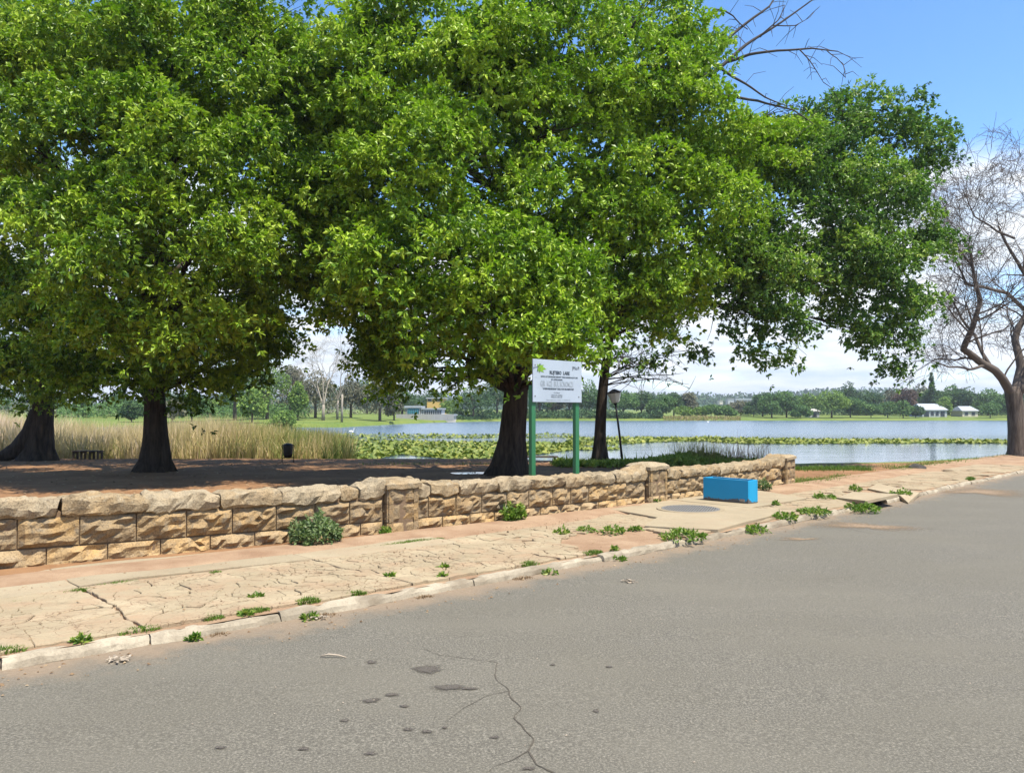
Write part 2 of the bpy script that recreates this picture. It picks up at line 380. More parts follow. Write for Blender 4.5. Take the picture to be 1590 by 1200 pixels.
# paint, metal, etc.
def paint(name, c, chip, chipk=.62, rough=.5, low=None):
    m = Mat(name, rough, .4); a = m.noise(7, 6, .7); b = m.noise(1.5, 5, .6)
    cc = m.mix(m.ramp(b, [(.3, 0.), (.75, .5)]), c, tuple(x*.72 for x in c))
    f = m.ramp(a, [(chipk, 0.), (chipk+.04, 1.)])
    if low is not None:
        z = m.n('ShaderNodeSeparateXYZ'); m.link(m.pos(True), z.inputs[0])
        f = m.ramp(m.math('ADD', a, m.math('MULTIPLY', m.math('SUBTRACT', low, z.outputs[2]), 2.2)), [(chipk+.02, 0.), (chipk+.05, 1.)])
    m.col(m.mix(f, cc, chip)).bump(a, .15, .004); return m.m
M['blue'] = paint('blue_paint', (.006,.285,.52), (.09,.085,.08), .585, .5, .10)
M['green_paint'] = paint('green_paint', (.026,.150,.060), (.10,.15,.09), .63, .45)
M['board_shaded'] = paint('shaded_white_board', (.37,.43,.49), (.30,.35,.40), .66, .35)  # white board; tree shade is put into its blue-grey colour
M['ink'] = plain('dark_ink', (.045,.06,.075), .6, .1)
M['ink_grey'] = plain('grey_ink', (.27,.31,.34), .6, .1)
M['leafprint'] = plain('leaf_print', (.17,.32,.03), .5, .4, 60)
M['black_metal'] = plain('black_metal', (.012,.012,.013), .5, .3, 30)
M['rust_metal'] = plain('grey_iron', (.15,.145,.135), .7, .3, 40, .2)
M['lampglass'] = plain('frosted_lamp_glass', (.62,.66,.64), .3, .1)
M['wood_dark'] = plain('weathered_bench_wood', (.075,.060,.048), .85, .35, 14)
M['white_wall'] = plain('white_render', (.40,.41,.41), .8, .08, .4)
M['cream_wall'] = plain('cream_render', (.55,.50,.40), .8, .1, .4)
M['yellow_wall'] = plain('ochre_render', (.55,.36,.12), .8, .1, .4)
M['pink_wall'] = plain('pink_render', (.60,.33,.27), .8, .1, .4)
M['teal_glass'] = plain('teal_glazing', (.055,.20,.25), .15, .2, .5)
M['dark_glass'] = plain('dark_glazing', (.03,.04,.05), .15, .3, .5)
M['white_roof'] = plain('pale_sheet_roof', (.34,.365,.385), .5, .1, .4)
M['grey_wall'] = plain('grey_precast_wall', (.33,.32,.29), .9, .15, .5)
M['hole'] = plain('opening_shade', (.04,.035,.03), .9, .3, 10)  # near-black colour carries the shade inside the drain openings
M['rock'] = plain('dark_rock', (.05,.045,.04), .9, .4, 8, .5)
M['litter'] = plain('bleached_debris', (.31,.255,.19), .9, .4, 30, .4)
M['drywood'] = plain('dry_pale_wood', (.34,.28,.21), .9, .3, 30)
M['bird'] = plain('white_feathers', (.78,.77,.74), .8, .05)

# ------------------------------------------------------------------ terrain, lake
LAKE = -.95
def lip(X): return np.interp(X, [-60,-18,0,4,10,16,24,32,60], [36,33.6,33.2,31.5,29.6,31.2,36.5,41,52])
def far_shore(u): return np.interp(u, [-3,-.22,-.17,-.085,-.05,.02,.3,.7,3], [128,128,150,196,208,228,235,238,250])
def ground_z(X, Y):
    X = np.asarray(X, float); Y = np.asarray(Y, float)
    t = (Y - np.vectorize(yk)(X))*.71
    k = np.clip((t-2.0)/.9, 0, 1)
    z = zr(np.minimum(Y, 34)) - .2*(1-k) + .11*k
    z = z + .035*vnoise(np.stack([X, Y, X*0], -1), .45)*np.clip((t-3.4)/2, 0, 1)
    e = np.clip((Y-lip(X))/2.6, 0, 1); z = z*(1-e*e*(3-2*e)) + (-1.5)*(e*e*(3-2*e))
    e2 = np.clip((Y-lip(X)-2.6)/15, 0, 1); z = z - e2
    u = X/np.maximum(Y, 1); d = Y-far_shore(u)
    zf = np.where(d < 3, -2.5+2.1*np.clip(d/3, -.0, 1), -.4 + .022*np.minimum(d-3, 60) + .006*np.maximum(d-63, 0))
    zf = np.where(d < 0, -2.5, zf)
    return np.where((Y > 80) & (d > -1), np.where(d > 0, zf, -2.5), z)
rows = np.concatenate([np.arange(-40, 44, .45), np.array([46,50,56,64,76,90,105,118]), np.arange(122, 262, 2.5), np.geomspace(264, 3500, 40)])
uu = np.linspace(-1, 1, 271); uu = np.sign(uu)*np.abs(uu)**1.25
XX = np.zeros((len(rows), len(uu))); YY = np.zeros_like(XX)
for i, Y in enumerate(rows):
    XX[i] = uu*max(62, 1.5*Y); YY[i] = Y
ZZ = ground_z(XX, YY)
gr = np.clip((YY-70)/20, 0, 1)
# green verge past the end of the wall and along the lip
lp = lip(XX)
gr = np.maximum(gr, np.clip(1-np.abs(YY-(lp-.2))/.9, 0, 1)*np.clip((XX-8)/3, 0, 1)*.9)
gr = np.maximum(gr, np.clip((XX-17)/5, 0, 1)*np.clip((YY-24)/4, 0, 1)*.75)
n0, n1_ = XX.shape; idx = np.arange(n0*n1_).reshape(n0, n1_)
q = np.stack([idx[:-1,:-1], idx[:-1,1:], idx[1:,1:], idx[1:,:-1]], -1).reshape(-1, 4)
o = np_mesh('ground', np.stack([XX, YY, ZZ], -1).reshape(-1, 3), q, M['ground'], None, {'grass': gr.ravel()}, True); tag(o, kind='structure')
wv = []; 
wb = MB(); wb.add([(-420,30,LAKE),(420,30,LAKE),(420,300,LAKE),(-420,300,LAKE)], [(0,1,2,3)]); tag(wb.build('lake_water', M['water']), kind='structure')

# ------------------------------------------------------------------ road, pavement base
def strip(name, x0, x1, dx, ts, zo, mat):
    xs = np.arange(x0, x1, dx); v = []; tt = []
    for X in xs:
        for t in ts: v.append(P(X, t, zo if not callable(zo) else zo(X, t))); tt.append(t)
    n = len(ts); idx = np.arange(len(xs)*n).reshape(len(xs), n)
    q = np.stack([idx[:-1,:-1], idx[1:,:-1], idx[1:,1:], idx[:-1,1:]], -1).reshape(-1, 4)
    return np_mesh(name, np.array(v), q, mat, None, {'t': np.array(tt)}, True)
road = tag(strip('road', -30, 60, .5, [-26,-20,-15,-11,-8,-6,-4.5,-3,-2,-1.4,-1,-.7,-.4,-.2,0,.05], lambda X, t: .02+.008*max(0, 1+t/.22)*(1 if t > -.22 else 0), M['asphalt']), kind='structure')
def pz(X, t):
    p = P(X, t); b = .094 + .012*float(vnoise(np.array([p.x, p.y, 0.]), 2.))
    return b + .05*max(0, min(1, (t-2.25)/.5))
pave = tag(strip('pavement', -16, 40, .16, [.06,.12,.3,.5,.7,.9,1.1,1.3,1.5,1.7,1.9,2.1,2.3,2.5,2.7,2.9,3.1], pz, M['red_earth']), kind='structure')

# ------------------------------------------------------------------ kerb stones
kerb = tag(empty('kerb', P(0, 0)), kind='structure')
def rough_block(name, L, p_at, prof, mat, parent, nseg=8, amp=.008, endgap=.008, nsc=9.):
    """a block swept along s in [0,L]; p_at(s) -> (origin, outward, up); prof = closed list of (out, up)"""
    vs = []; k = len(prof)
    ss = [endgap + (L-2*endgap)*i/nseg for i in range(nseg+1)]
    for i, s in enumerate(ss):
        o_, n_, u_ = p_at(s)
        sh = .90 if i in (0, nseg) else 1.
        cx_ = sum(a for a, b in prof)/k; cz_ = sum(b for a, b in prof)/k
        for a, b in prof:
            vs.append(o_ + n_*(cx_+(a-cx_)*(sh if sh == 1 else .94)) + u_*(cz_+(b-cz_)*sh))
    vs = np.array([tuple(v) for v in vs])
    nz = np.stack([vnoise(vs+31, nsc), vnoise(vs-17, nsc), vnoise(vs+5, nsc)], -1)*amp; vs = vs+nz
    fs = [(i*k+j, i*k+(j+1) % k, (i+1)*k+(j+1) % k, (i+1)*k+j) for i in range(nseg) for j in range(k)]
    fs += [tuple(range(k))[::-1], tuple(nseg*k+j for j in range(k))]
    c = vs.mean(0)
    b = MB(); b.add(vs, fs); o = b.build(name, mat, parent, False, None)
    me = o.data; me.transform(Matrix.Translation(-Vector(c))); o.location = Vector(c) - Vector(parent.location)
    return o
X = -8.5
while X < 26:
    L = random.uniform(.85, 1.15); u, n = kn(X); dx = L*u.x
    px_ok = True
    ki = GX(1385, 782)[0]
    dz = random.uniform(-.022, .008); dt = random.uniform(-.02, .015); tl = random.uniform(-.025, .025)
    if not (ki-.75 < X+dx/2 < ki+.35):
        def pa(s, X=X, dx=dx, L=L, dz=dz, dt=dt, tl=tl):
            x = X + dx*s/L; u, n = kn(x); return P(x, dt, dz+tl*(s/L-.5)), n, Vector((0,0,1))
        rough_block('kerb_stone', L, pa, [(0,-.06),(-.004,.035),(.010,.078),(.034,.103),(.08,.110),(.125,.100),(.13,-.06)], M['kerb'], kerb, 9, .017, .005, 13.)
    X += dx

# ------------------------------------------------------------------ cracked paving: Voronoi pieces cut to bays
def clip_half(poly, nx_, ny_, d):
    out = []
    for i in range(len(poly)):
        a = poly[i]; b = poly[(i+1) % len(poly)]; da = a[0]*nx_+a[1]*ny_-d; db = b[0]*nx_+b[1]*ny_-d
        if da <= 0: out.append(a)
        if (da < 0) != (db < 0) and da != db:
            s = da/(da-db); out.append((a[0]+(b[0]-a[0])*s, a[1]+(b[1]-a[1])*s))
    return out
def voronoi(rect, pts, gap0):
    out = []; pts = np.array(pts)
    for i, p in enumerate(pts):
        poly = list(rect); d2 = ((pts-p)**2).sum(1); order = np.argsort(d2)[1:22]
        for j in order:
            qd = pts[j]-p; l = math.hypot(*qd)
            if l < 1e-6: continue
            gap = random.uniform(.25, 1.)*gap0; nx_, ny_ = qd/l; mid_ = (pts[j]+p)/2
            poly = clip_half(poly, nx_, ny_, mid_[0]*nx_+mid_[1]*ny_-gap/2)
            if len(poly) < 3: break
        if len(poly) >= 3: out.append(poly)
    return out
def inside(p, poly):
    c = False
    for i in range(len(poly)):
        a = poly[i]; b = poly[i-1]
        if (a[1] > p[1]) != (b[1] > p[1]) and p[0] < (b[0]-a[0])*(p[1]-a[1])/(b[1]-a[1])+a[0]: c = not c
    return c
def prism_piece(pts3, thick, wob=.0, tilt=(0,0)):
    """pts3: world outline (counter-clockwise seen from above)"""
    n = len(pts3); c = sum((Vector(p) for p in pts3), Vector())/n
    top = [Vector(p) + Vector((0,0,wob + tilt[0]*(p[0]-c.x) + tilt[1]*(p[1]-c.y))) for p in pts3]
    rim = [p + (p-c).normalized()*.006 - Vector((0,0,.007)) for p in top]
    bot = [p - Vector((0,0,thick)) for p in rim]
    vs = top+rim+bot
    fs = [tuple(range(n))] + [(n+i, n+(i+1) % n, (i+1) % n, i) for i in range(n)] + [(2*n+i, 2*n+(i+1) % n, n+(i+1) % n, n+i) for i in range(n)]
    return vs, fs, c
def ccw(pts):
    a = sum(pts[i-1][0]*pts[i][1]-pts[i][0]*pts[i-1][1] for i in range(len(pts)))
    return pts if a > 0 else pts[::-1]
def warp2(pts, amp=.03):
    a = np.array([(p[0], p[1], 0.) for p in pts])
    d = np.stack([vnoise(a+7.7, 4.5)+.55*vnoise(a+1.3, 14), vnoise(a-5.1, 4.5)+.55*vnoise(a+9.2, 14)], -1)*amp
    return [(p[0]+e[0], p[1]+e[1]) for p, e in zip(pts, d)]
def subdiv(poly, step=.08):
    out = []
    for i in range(len(poly)):
        a = poly[i]; b = poly[(i+1) % len(poly)]; n = max(1, int(math.hypot(b[0]-a[0], b[1]-a[1])/step))
        out += [(a[0]+(b[0]-a[0])*k/n, a[1]+(b[1]-a[1])*k/n) for k in range(n)]
    return out
def pxpoly(pl, zo=.11): return [tuple(G(x, y, zo)[:2]) for x, y in pl]
_si = sorted(GX(*q) for q in [(0,933),(217,897),(500,868),(720,842),(846,830),(921,818)]); _so = sorted(GX(*q) for q in [(0,899),(116,879),(500,844),(720,826),(866,809)])
def t_in(X): return float(np.interp(X, [a for a, b in _si], [b for a, b in _si]))
def t_out(X): return float(np.interp(X, [a for a, b in _so], [b for a, b in _so]))
DIRT = pxpoly([(866,838),(905,826),(960,823),(1000,822),(1050,830),(1052,846),(1000,858),(940,857),(890,852)])
MSLAB = pxpoly([(1000,819),(1060,823),(1115,825),(1160,812),(1198,803),(1238,795),(1165,791),(1040,779),(948,793),(1022,806)])
PLINTH = pxpoly([(1038,778),(1165,791),(1252,776),(1180,764),(1092,764)])
INLET = pxpoly([(1297,773),(1322,763),(1350,756),(1363,750),(1430,764),(1409,782),(1372,790),(1340,780)])
LUMP = [DIRT, MSLAB, PLINTH, INLET]
J = [GX(235, 985)[0], GX(662, 914)[0], GX(878, 869)[0]]
J = [J[0]-4.8, J[0]-2.4] + J
edges = sorted(J); edges = edges + [edges[-1]+2.3*i for i in range(1, 9)]
pieces = []       # (area, outline, kind)
for bi in range(len(edges)-1):
    xa, xb = edges[bi]+.012, edges[bi+1]-.012
    far_ = bi >= 4
    tin = min(t_in(xa), t_in(xb)) if bi < 4 else 2.25
    if bi >= 7: tin = 2.0
    rect = [(xa, .165), (xb, .165), (xb, (t_in(xb) if bi < 4 else tin)-.012), (xa, (t_in(xa) if bi < 4 else tin)-.012)]; tin = max(tin, rect[2][1], rect[3][1])
    den = [12, 13, 38, 52, 44, 26, 18, 14, 11, 9, 8, 8][min(bi, 11)]
    # s is measured along X, so scale it up to metres while cutting
    k = 1/kn((xa+xb)/2)[0].x
    n = int((xb-xa)*k*(tin-.2)*den); pts = []
    cxs = random.uniform(xa, xb)
    for _ in range(n):
        r = random.random()
        if r < .42: pts.append((random.uniform(xa, xb)*k, random.uniform(.17, tin)))
        else: pts.append((random.gauss(cxs, (xb-xa)*.24)*k, random.gauss(tin*.58, tin*.2)))
    pts = [p for p in pts if xa*k < p[0] < xb*k and .17 < p[1] < tin]
    rk = [(x*k, y) for x, y in rect]
    for poly in voronoi(rk, pts, .020):
        poly = subdiv(poly, .05 if bi < 5 else .15)
        w = warp2(poly, .042 if bi < 6 else .03)
        w3 = [P(x/k, t, .122) for x, t in w]
        ar = abs(sum(w3[i-1].x*w3[i].y-w3[i].x*w3[i-1].y for i in range(len(w3))))/2
        c = sum(w3, Vector())/len(w3)
        if ar < .0016 or any(inside((c.x, c.y), L_) for L_ in LUMP): continue
        if bi > 3 and random.random() < .06: continue
        pieces.append((ar/(c.y**2), w3, 'paving_piece'))
pieces.sort(key=lambda a: -a[0])
rest = MB()
for i, (ar, w3, nm) in enumerate(pieces):
    w3 = [Vector(p) for p in ccw(w3)]
    vs, fs, c = prism_piece(w3, .03, random.uniform(-.006, .006), (random.uniform(-.012, .012), random.uniform(-.012, .012)))
    if i < 285:
        b = MB(); b.add([v-c for v in vs], fs); o = b.build(nm, M['concrete'], pave); o.location = c
    else: rest.add(vs, fs)
o = rest.build('paving_fragments', M['concrete'], pave); tag(o, kind='stuff')
# the smooth concrete strip along the wall, slab by slab
def slab(outline, zo, thick, mat, name, parent=None, wob=0, tilt=(0,0), amp=.015, step=.25):
    w = warp2(subdiv(outline, step), amp); w = ccw([Vector((x, y, zrf(y)+zo)) for x, y in w])
    vs, fs, c = prism_piece(w, thick, wob, tilt)
    b = MB(); b.add(vs, fs); o = b.build(name, mat, parent, loc=c)
    if parent: o.location = c - Vector(parent.location)
    return o
se = [edges[0]-2.4] + edges[:5]
for i in range(len(se)-1):
    a, b_ = se[i]+.008, se[i+1]-.008
    n = 8; ol = [P(a+(b_-a)*k/n, t_in(a+(b_-a)*k/n)+.01) for k in range(n+1)] + [P(b_-(b_-a)*k/n, t_out(b_-(b_-a)*k/n)+.03*math.sin(k*2.1+i)) for k in range(n+1)]
    slab([(p.x, p.y) for p in ol], (.126)+random.uniform(-.004,.006), .05, M['slab'], 'concrete_strip', pave)
slab(MSLAB, .145, .07, M['slab'], 'concrete_slab', pave)
slab(PLINTH, .150, .06, M['slab'], 'concrete_slab', pave, 0, (0,0), .01)
slab(pxpoly([(846,829),(905,814),(945,796),(1018,806),(992,818),(930,820)]), .118, .06, M['concrete'], 'concrete_slab', pave)
slab(pxpoly([(905,812),(960,792),(1000,784),(1034,778),(950,792.5),(938,796)]), .112, .05, M['concrete'], 'concrete_slab', pave)

# ------------------------------------------------------------------ stone wall
wall = tag(empty('stone_wall', Vector((0, yw(0), zrf(yw(0))))), 'long low sandstone wall with rounded coping stones between the pavement and the park', 'wall')
TH = .34
def face_stone(name, xa, xb, z0f, z1f, out_, mat, parent, nu, nv, bulge=.035, depth=.10):
    """rock-faced block between wall columns xa and xb; z given as fractions of the wall height"""
    seed = random.uniform(0, 50); vs = []
    bx, by = random.uniform(.35,.65), random.uniform(.35,.65)
    for j in range(nv+1):
        for i in range(nu+1):
            a, b = i/nu, j/nv; x = xa+(xb-xa)*a
            al, no = wdir(x); base = Vector((x, yw(x), 0)); gz = zrf(yw(x)); zt = wtop(x)
            z = gz + .02 + (zt-gz-.02)*(z0f+(z1f-z0f)*b)
            ed = min(a, 1-a)*nu; edv = min(b, 1-b)*nv
            e = min(1, ed/1.1)*min(1, edv/1.1)
            q_ = np.array([x*7+seed, b*3.1+seed, a*2.])
            h = bulge*e*(.75+1.1*float(vnoise(q_, 1.))+1.0*float(vnoise(q_*2.6, 1.)))
            vs.append(base + no*(out_+h) + Vector((0,0,z + (0 if e == 0 else .012*float(vnoise(q_*1.7, 1.))))))
    N = (nu+1)*(nv+1); ring = [i for i in range(nu+1)] + [(j*(nu+1)+nu) for j in range(1, nv+1)] + [nv*(nu+1)+i for i in range(nu-1, -1, -1)] + [j*(nu+1) for j in range(nv-1, 0, -1)]
    no = wdir((xa+xb)/2)[1]
    back = [vs[r] - no*depth for r in ring]
    fs = [(j*(nu+1)+i, j*(nu+1)+i+1, (j+1)*(nu+1)+i+1, (j+1)*(nu+1)+i) for j in range(nv) for i in range(nu)]
    k = len(ring); fs += [(ring[(i+1) % k], ring[i], N+i, N+(i+1) % k) for i in range(k)]
    vs += back; c = sum(vs, Vector())/len(vs)
    b = MB(); b.add([v-c for v in vs], fs); o = b.build(name, mat, parent)
    pl = Vector(parent.location) + (Vector(parent.parent.location) if parent.parent else Vector())
    o.location = c-pl; return o
F1, F2 = .335, .735
GAP = .007
def px_course(pxs, z0f, z1f, name, mat, nv, bulge):
    xs = [wx(p, 800) for p in pxs]
    for xa, xb in zip(xs[:-1], xs[1:]):
        L = (xb-xa)/wdir(xa)[0].x
        if L < .05: continue
        nu = max(3, min(10, int(L/.06))); g = GAP*wdir(xa)[0].x
        face_stone(name, xa+g, xb-g, z0f+.012, z1f-.012, 0., mat, wall, nu, nv, bulge)
LEFT = [wx(0)]
def left_run(first, L, n):      # stones continuing beyond the left edge of the photograph
    xs = [first-L*wdir(first)[0].x*i for i in range(n, 0, -1)]
    return xs
def course_x(xs, z0f, z1f, mat, nv, bulge):
    for xa, xb in zip(xs[:-1], xs[1:]):
        nu = max(3, min(10, int((xb-xa)/.045))); g = GAP*.72
        face_stone('stone', xa+g, xb-g, z0f+.012, z1f-.012, 0., mat, wall, nu, nv, bulge)
P1, P2, P3 = (596, 646), (1003, 1031), (1216, 1230)
midA = [27,124,212,290,361,429,489,543,594]; lowA = [73,168,250,327,396,450,507,560,594]
midB = [648,665,708,748,787,821,858,886,914,944,972,1001]; lowB = [648,687,730,768,805,839,871,902,929,958,981,1001]
midC = [1032,1053,1073,1094,1114,1135,1156,1177,1194,1214]; lowC = [1032,1042,1063,1091,1112,1134,1158,1178,1198,1214]
xm = wx(27); xl = wx(73)
course_x(left_run(xm, .62, 9)+[xm], F1, F2, M['stone_mid'], 6, .05); course_x(left_run(xl, .62, 10)+[xl], 0, F1, M['stone_low'], 5, .05)
for l in (midA, midB, midC): px_course(l, F1, F2, 'stone', M['stone_mid'], 6, .05)
for l in (lowA, lowB, lowC): px_course(l, 0, F1, 'stone', M['stone_low'], 5, .05)
# core behind the faces
def core(x0, x1, inset, top_f, name='mortar_core', out2=TH):
    b = MB(); n = 40; vs = []
    for i in range(n+1):
        x = x0+(x1-x0)*i/n; al, no = wdir(x); p = Vector((x, yw(x), 0)); gz = zrf(yw(x)); zt = gz+(wtop(x)-gz)*top_f
        for o_, z in ((-inset, gz-.3), (-inset, zt), (-out2, zt), (-out2, gz-.6)): vs.append(p+no*o_+Vector((0,0,z)))
    fs = [(i*4+k, i*4+(k+1) % 4, (i+1)*4+(k+1) % 4, (i+1)*4+k) for i in range(n) for k in range(4)] + [(3,2,1,0), tuple(n*4+k for k in range(4))]
    b.add(vs, fs); o = b.build(name, M['mortar']); o.data.transform(Matrix.Translation(-Vector(wall.location))); o.parent = wall; o.location = (0,0,0); return o
core(wx(27)-6.2, wx(1214), .022, .80)
# coping: lumpy rounded stones, ramping up beside each pier
def cope(xa, xb, ra=0., rb=0., lift=1., seg=None, top=.0):
    L = (xb-xa)/wdir(xa)[0].x; nseg = seg or max(6, int(L/.055)); vs = []; prof = []
    K = 14
    for k in range(K):
        a = 2*math.pi*k/K
        prof.append((math.copysign(abs(math.cos(a))**.48, math.cos(a)), math.copysign(abs(math.sin(a))**.50, math.sin(a))))
    g = .007; sd = random.uniform(0, 40)
    for i in range(nseg+1):
        f_ = i/nseg; x = xa+(xb-xa)*(g/L+(1-2*g/L)*f_); al, no = wdir(x); gz = zrf(yw(x)); zt = wtop(x)
        r = ra+(rb-ra)*(f_*f_ if rb > ra else 1-(1-f_)**2 if False else f_)
        if rb > ra: r = ra+(rb-ra)*(f_**1.8)
        elif ra > rb: r = rb+(ra-rb)*((1-f_)**1.8)
        h0 = gz+(zt-gz)*(F2-.01); h1 = zt+r+top
        e = min(f_, 1-f_)*L; rd = min(1., (e/.06))**.5 if e < .06 else 1.
        rd = .72+.28*rd
        cz = (h0+h1)/2; hz = (h1-h0)/2*rd; hw = (TH/2+.055)*(.93+.07*rd)
        c = Vector((x, yw(x), cz)) - no*(TH/2)
        for (pa, pb) in prof:
            p = c + no*(pa*hw) + Vector((0,0,pb*hz))
            vs.append(p)
    A = np.array([tuple(v) for v in vs]) + sd
    d = np.stack([vnoise(A, 5.5)+.6*vnoise(A+9, 16), vnoise(A+3, 5.5)+.8*vnoise(A+7, 16), vnoise(A+5, 5.5)+.8*vnoise(A+1, 16)], -1)*.036
    vs = [v+Vector(e_) for v, e_ in zip(vs, d)]
    fs = [(i*K+k, (i+1)*K+k, (i+1)*K+(k+1) % K, i*K+(k+1) % K) for i in range(nseg) for k in range(K)] + [tuple(range(K)), tuple(nseg*K+k for k in range(K))[::-1]]
    c = sum(vs, Vector())/len(vs); b = MB(); b.add([v-c for v in vs], fs); o = b.build('coping_stone', M['stone_cap'], wall, False); o.location = c-Vector(wall.location)
x0 = wx(93)
cl_ = left_run(x0, .80, 8)+[x0]
for a, b_ in zip(cl_[:-1], cl_[1:]): cope(a, b_)
def copes(pxs):
    xs = [wx(p, 760) for p in pxs]
    for a, b_ in zip(xs[:-1], xs[1:]): cope(a, b_)
copes([93,226,340,438,527]); cope(wx(527,755), wx(556,750)); cope(wx(556,750), wx(597,745), .0, .135)
cope(wx(643,745), wx(668,745), .12, .03); cope(wx(668,745), wx(712,750))
copes([712,770,826,876,921,954]); cope(wx(954,735), wx(979,735), 0, .02); cope(wx(979,735), wx(1003,735), .02, .15)
copes([1031,1056,1086,1114,1142,1166,1188]); cope(wx(1188,720), wx(1217,720), 0, .135)
# piers: a column of squared stones standing proud of the wall
def pier(pa, pb, pz_top, label=None):
    xa, xb = wx(pa, 780), wx(pb, 780); xm_ = (xa+xb)/2; al, no = wdir(xm_); gz = zrf(yw(xm_)); top = pz_top
    pr = empty('pier', Vector((xm_, yw(xm_), gz)) - Vector(wall.location), wall); pr.parent = wall
    base = Vector((xm_, yw(xm_), gz)); Wd = (xb-xa)/al.x; proud = .105; dep = TH+2*proud
    H_ = top-gz; cuts = [0, .30, .60, .86]
    b = MB(); R3 = Matrix((al, -no, Vector((0,0,1)))).transposed()
    b.box(base - no*(TH/2) + Vector((0,0,H_*.43-.1)), (Wd-.05, dep-.05, H_*.86+.2), R3)
    def put(bb, nm, mat, sm=False):
        o = bb.build(nm, mat, pr, sm); o.data.transform(Matrix.Translation(-base)); o.location = (0,0,0)
        c = sum((v.co for v in o.data.vertices), Vector())/len(o.data.vertices); o.data.transform(Matrix.Translation(-c)); o.location = c; return o
    put(b, 'mortar_core', M['mortar'])
    for ci in range(3):
        z0, z1 = H_*cuts[ci]+.005+(0.02 if ci == 0 else 0), H_*cuts[ci+1]-.005
        sp = [0, .42, 1.] if ci % 2 else [0, .55, 1.]
        for side in range(4):            # front, right, back, left
            n_s = (no, al, -no, -al)[side]; t_s = Vector((0,0,1)).cross(n_s)
            half = (dep/2, Wd/2)[side % 2]; wid = (Wd, dep)[side % 2]
            cc = base - no*(TH/2)
            segs = list(zip(sp[:-1], sp[1:])) if side % 2 == 0 else [(0, .5), (.5, 1.)]
            for sa, sb in segs:
                nu, nv = 5, 5; vs = []; sd = random.uniform(0, 60)
                for j in range(nv+1):
                    for i in range(nu+1):
                        a, bb_ = i/nu, j/nv; e = min(1, min(a, 1-a)*nu)*min(1, min(bb_, 1-bb_)*nv)
                        qn = np.array([a*2.4+sd, bb_*2.4+sd*1.3, side*3.]); h = .03*e*(.8+float(vnoise(qn))+.5*float(vnoise(qn*2.2)))
                        s_ = (sa+(sb-sa)*(.02+.96*a)-.5)*wid
                        vs.append(cc + n_s*(half-.03+h) + t_s*s_ + Vector((0,0,z0+(z1-z0)*bb_)))
                N = (nu+1)*(nv+1); ring = list(range(nu+1)) + [j*(nu+1)+nu for j in range(1, nv+1)] + [nv*(nu+1)+i for i in range(nu-1,-1,-1)] + [j*(nu+1) for j in range(nv-1,0,-1)]
                fs = [(j*(nu+1)+i, j*(nu+1)+i+1, (j+1)*(nu+1)+i+1, (j+1)*(nu+1)+i) for j in range(nv) for i in range(nu)]
                k = len(ring); fs += [(ring[(i+1) % k], ring[i], N+i, N+(i+1) % k) for i in range(k)]
                vs += [vs[r]-n_s*.07 for r in ring]
                b = MB(); b.add(vs, fs); put(b, 'stone', M['stone_low'] if ci == 0 else M['stone_mid'])
    # cap: low rounded slab
    b = MB(); K = 9; vs = []
    for j in range(K+1):
        for i in range(K+1):
            a, c_ = i/K*2-1, j/K*2-1; r = max(abs(a), abs(c_)); dz = .07*(1-r**3.2)
            p = base - no*(TH/2) + al*(a*(Wd/2+.02)) - no*(c_*(dep/2+.02)) + Vector((0,0,H_*.93+dz))
            vs.append(p)
    A = np.array([tuple(v) for v in vs]); dn_ = vnoise(A, 8)*.018; vs = [v+Vector((0,0,float(e))) for v, e in zip(vs, dn_)]
    fs = [(j*(K+1)+i, j*(K+1)+i+1, (j+1)*(K+1)+i+1, (j+1)*(K+1)+i) for j in range(K) for i in range(K)]
    ring = list(range(K+1)) + [j*(K+1)+K for j in range(1, K+1)] + [K*(K+1)+i for i in range(K-1,-1,-1)] + [j*(K+1) for j in range(K-1,0,-1)]
    n0_ = len(vs); vs += [vs[r]-Vector((0,0,H_*.075)) for r in ring]; k = len(ring); fs += [(ring[i], n0_+i, n0_+(i+1) % k, ring[(i+1) % k]) for i in range(k)]
    fs = [f[::-1] for f in fs]; b.add(vs, fs); put(b, 'cap_stone', M['stone_cap'], False)
pier(*P1, V(620, 744, yw(wx(620))-.1).z); pier(*P2, V(1015, 719, yw(wx(1015))-.1).z); pier(*P3, V(1223, 706, yw(wx(1223))-.1).z)

# ------------------------------------------------------------------ leaves, grass, branches
def unit(a): return a/np.maximum(np.linalg.norm(a, axis=-1, keepdims=True), 1e-6)
def leaves(pos, axis, n, size, width, var, up=.6, droop=.22, spread=.95):
    """n leaves at every tuft -> verts, quads, v"""
    T = len(pos); p = np.repeat(pos, n, 0); a = np.repeat(axis, n, 0); L = T*n
    d = unit(a*.70 + RNG.normal(size=(L,3))*spread*.6 + np.array([0,0,-droop]))
    nr = unit(RNG.normal(size=(L,3))*.55 + np.array([0,0,up]) + a*.45); nr = unit(nr - d*(nr*d).sum(1, keepdims=True)); s = np.cross(d, nr)
    sz = size*RNG.uniform(.65, 1.25, (L,1)); w = width*sz/size*RNG.uniform(.8, 1.2, (L,1))
    b = p + d*sz*.08; tip = p + d*sz - nr*sz*.10
    l = p + d*sz*.55 + s*w/2 + nr*w*.16; r = p + d*sz*.55 - s*w/2 + nr*w*.16
    v = np.stack([b, r, tip, l], 1).reshape(-1, 3)
    q = np.arange(L*4).reshape(L, 4)
    vv = np.repeat(np.clip(np.repeat(var, n) + RNG.normal(size=L)*.13, 0, 1), 4)
    return v, q, vv
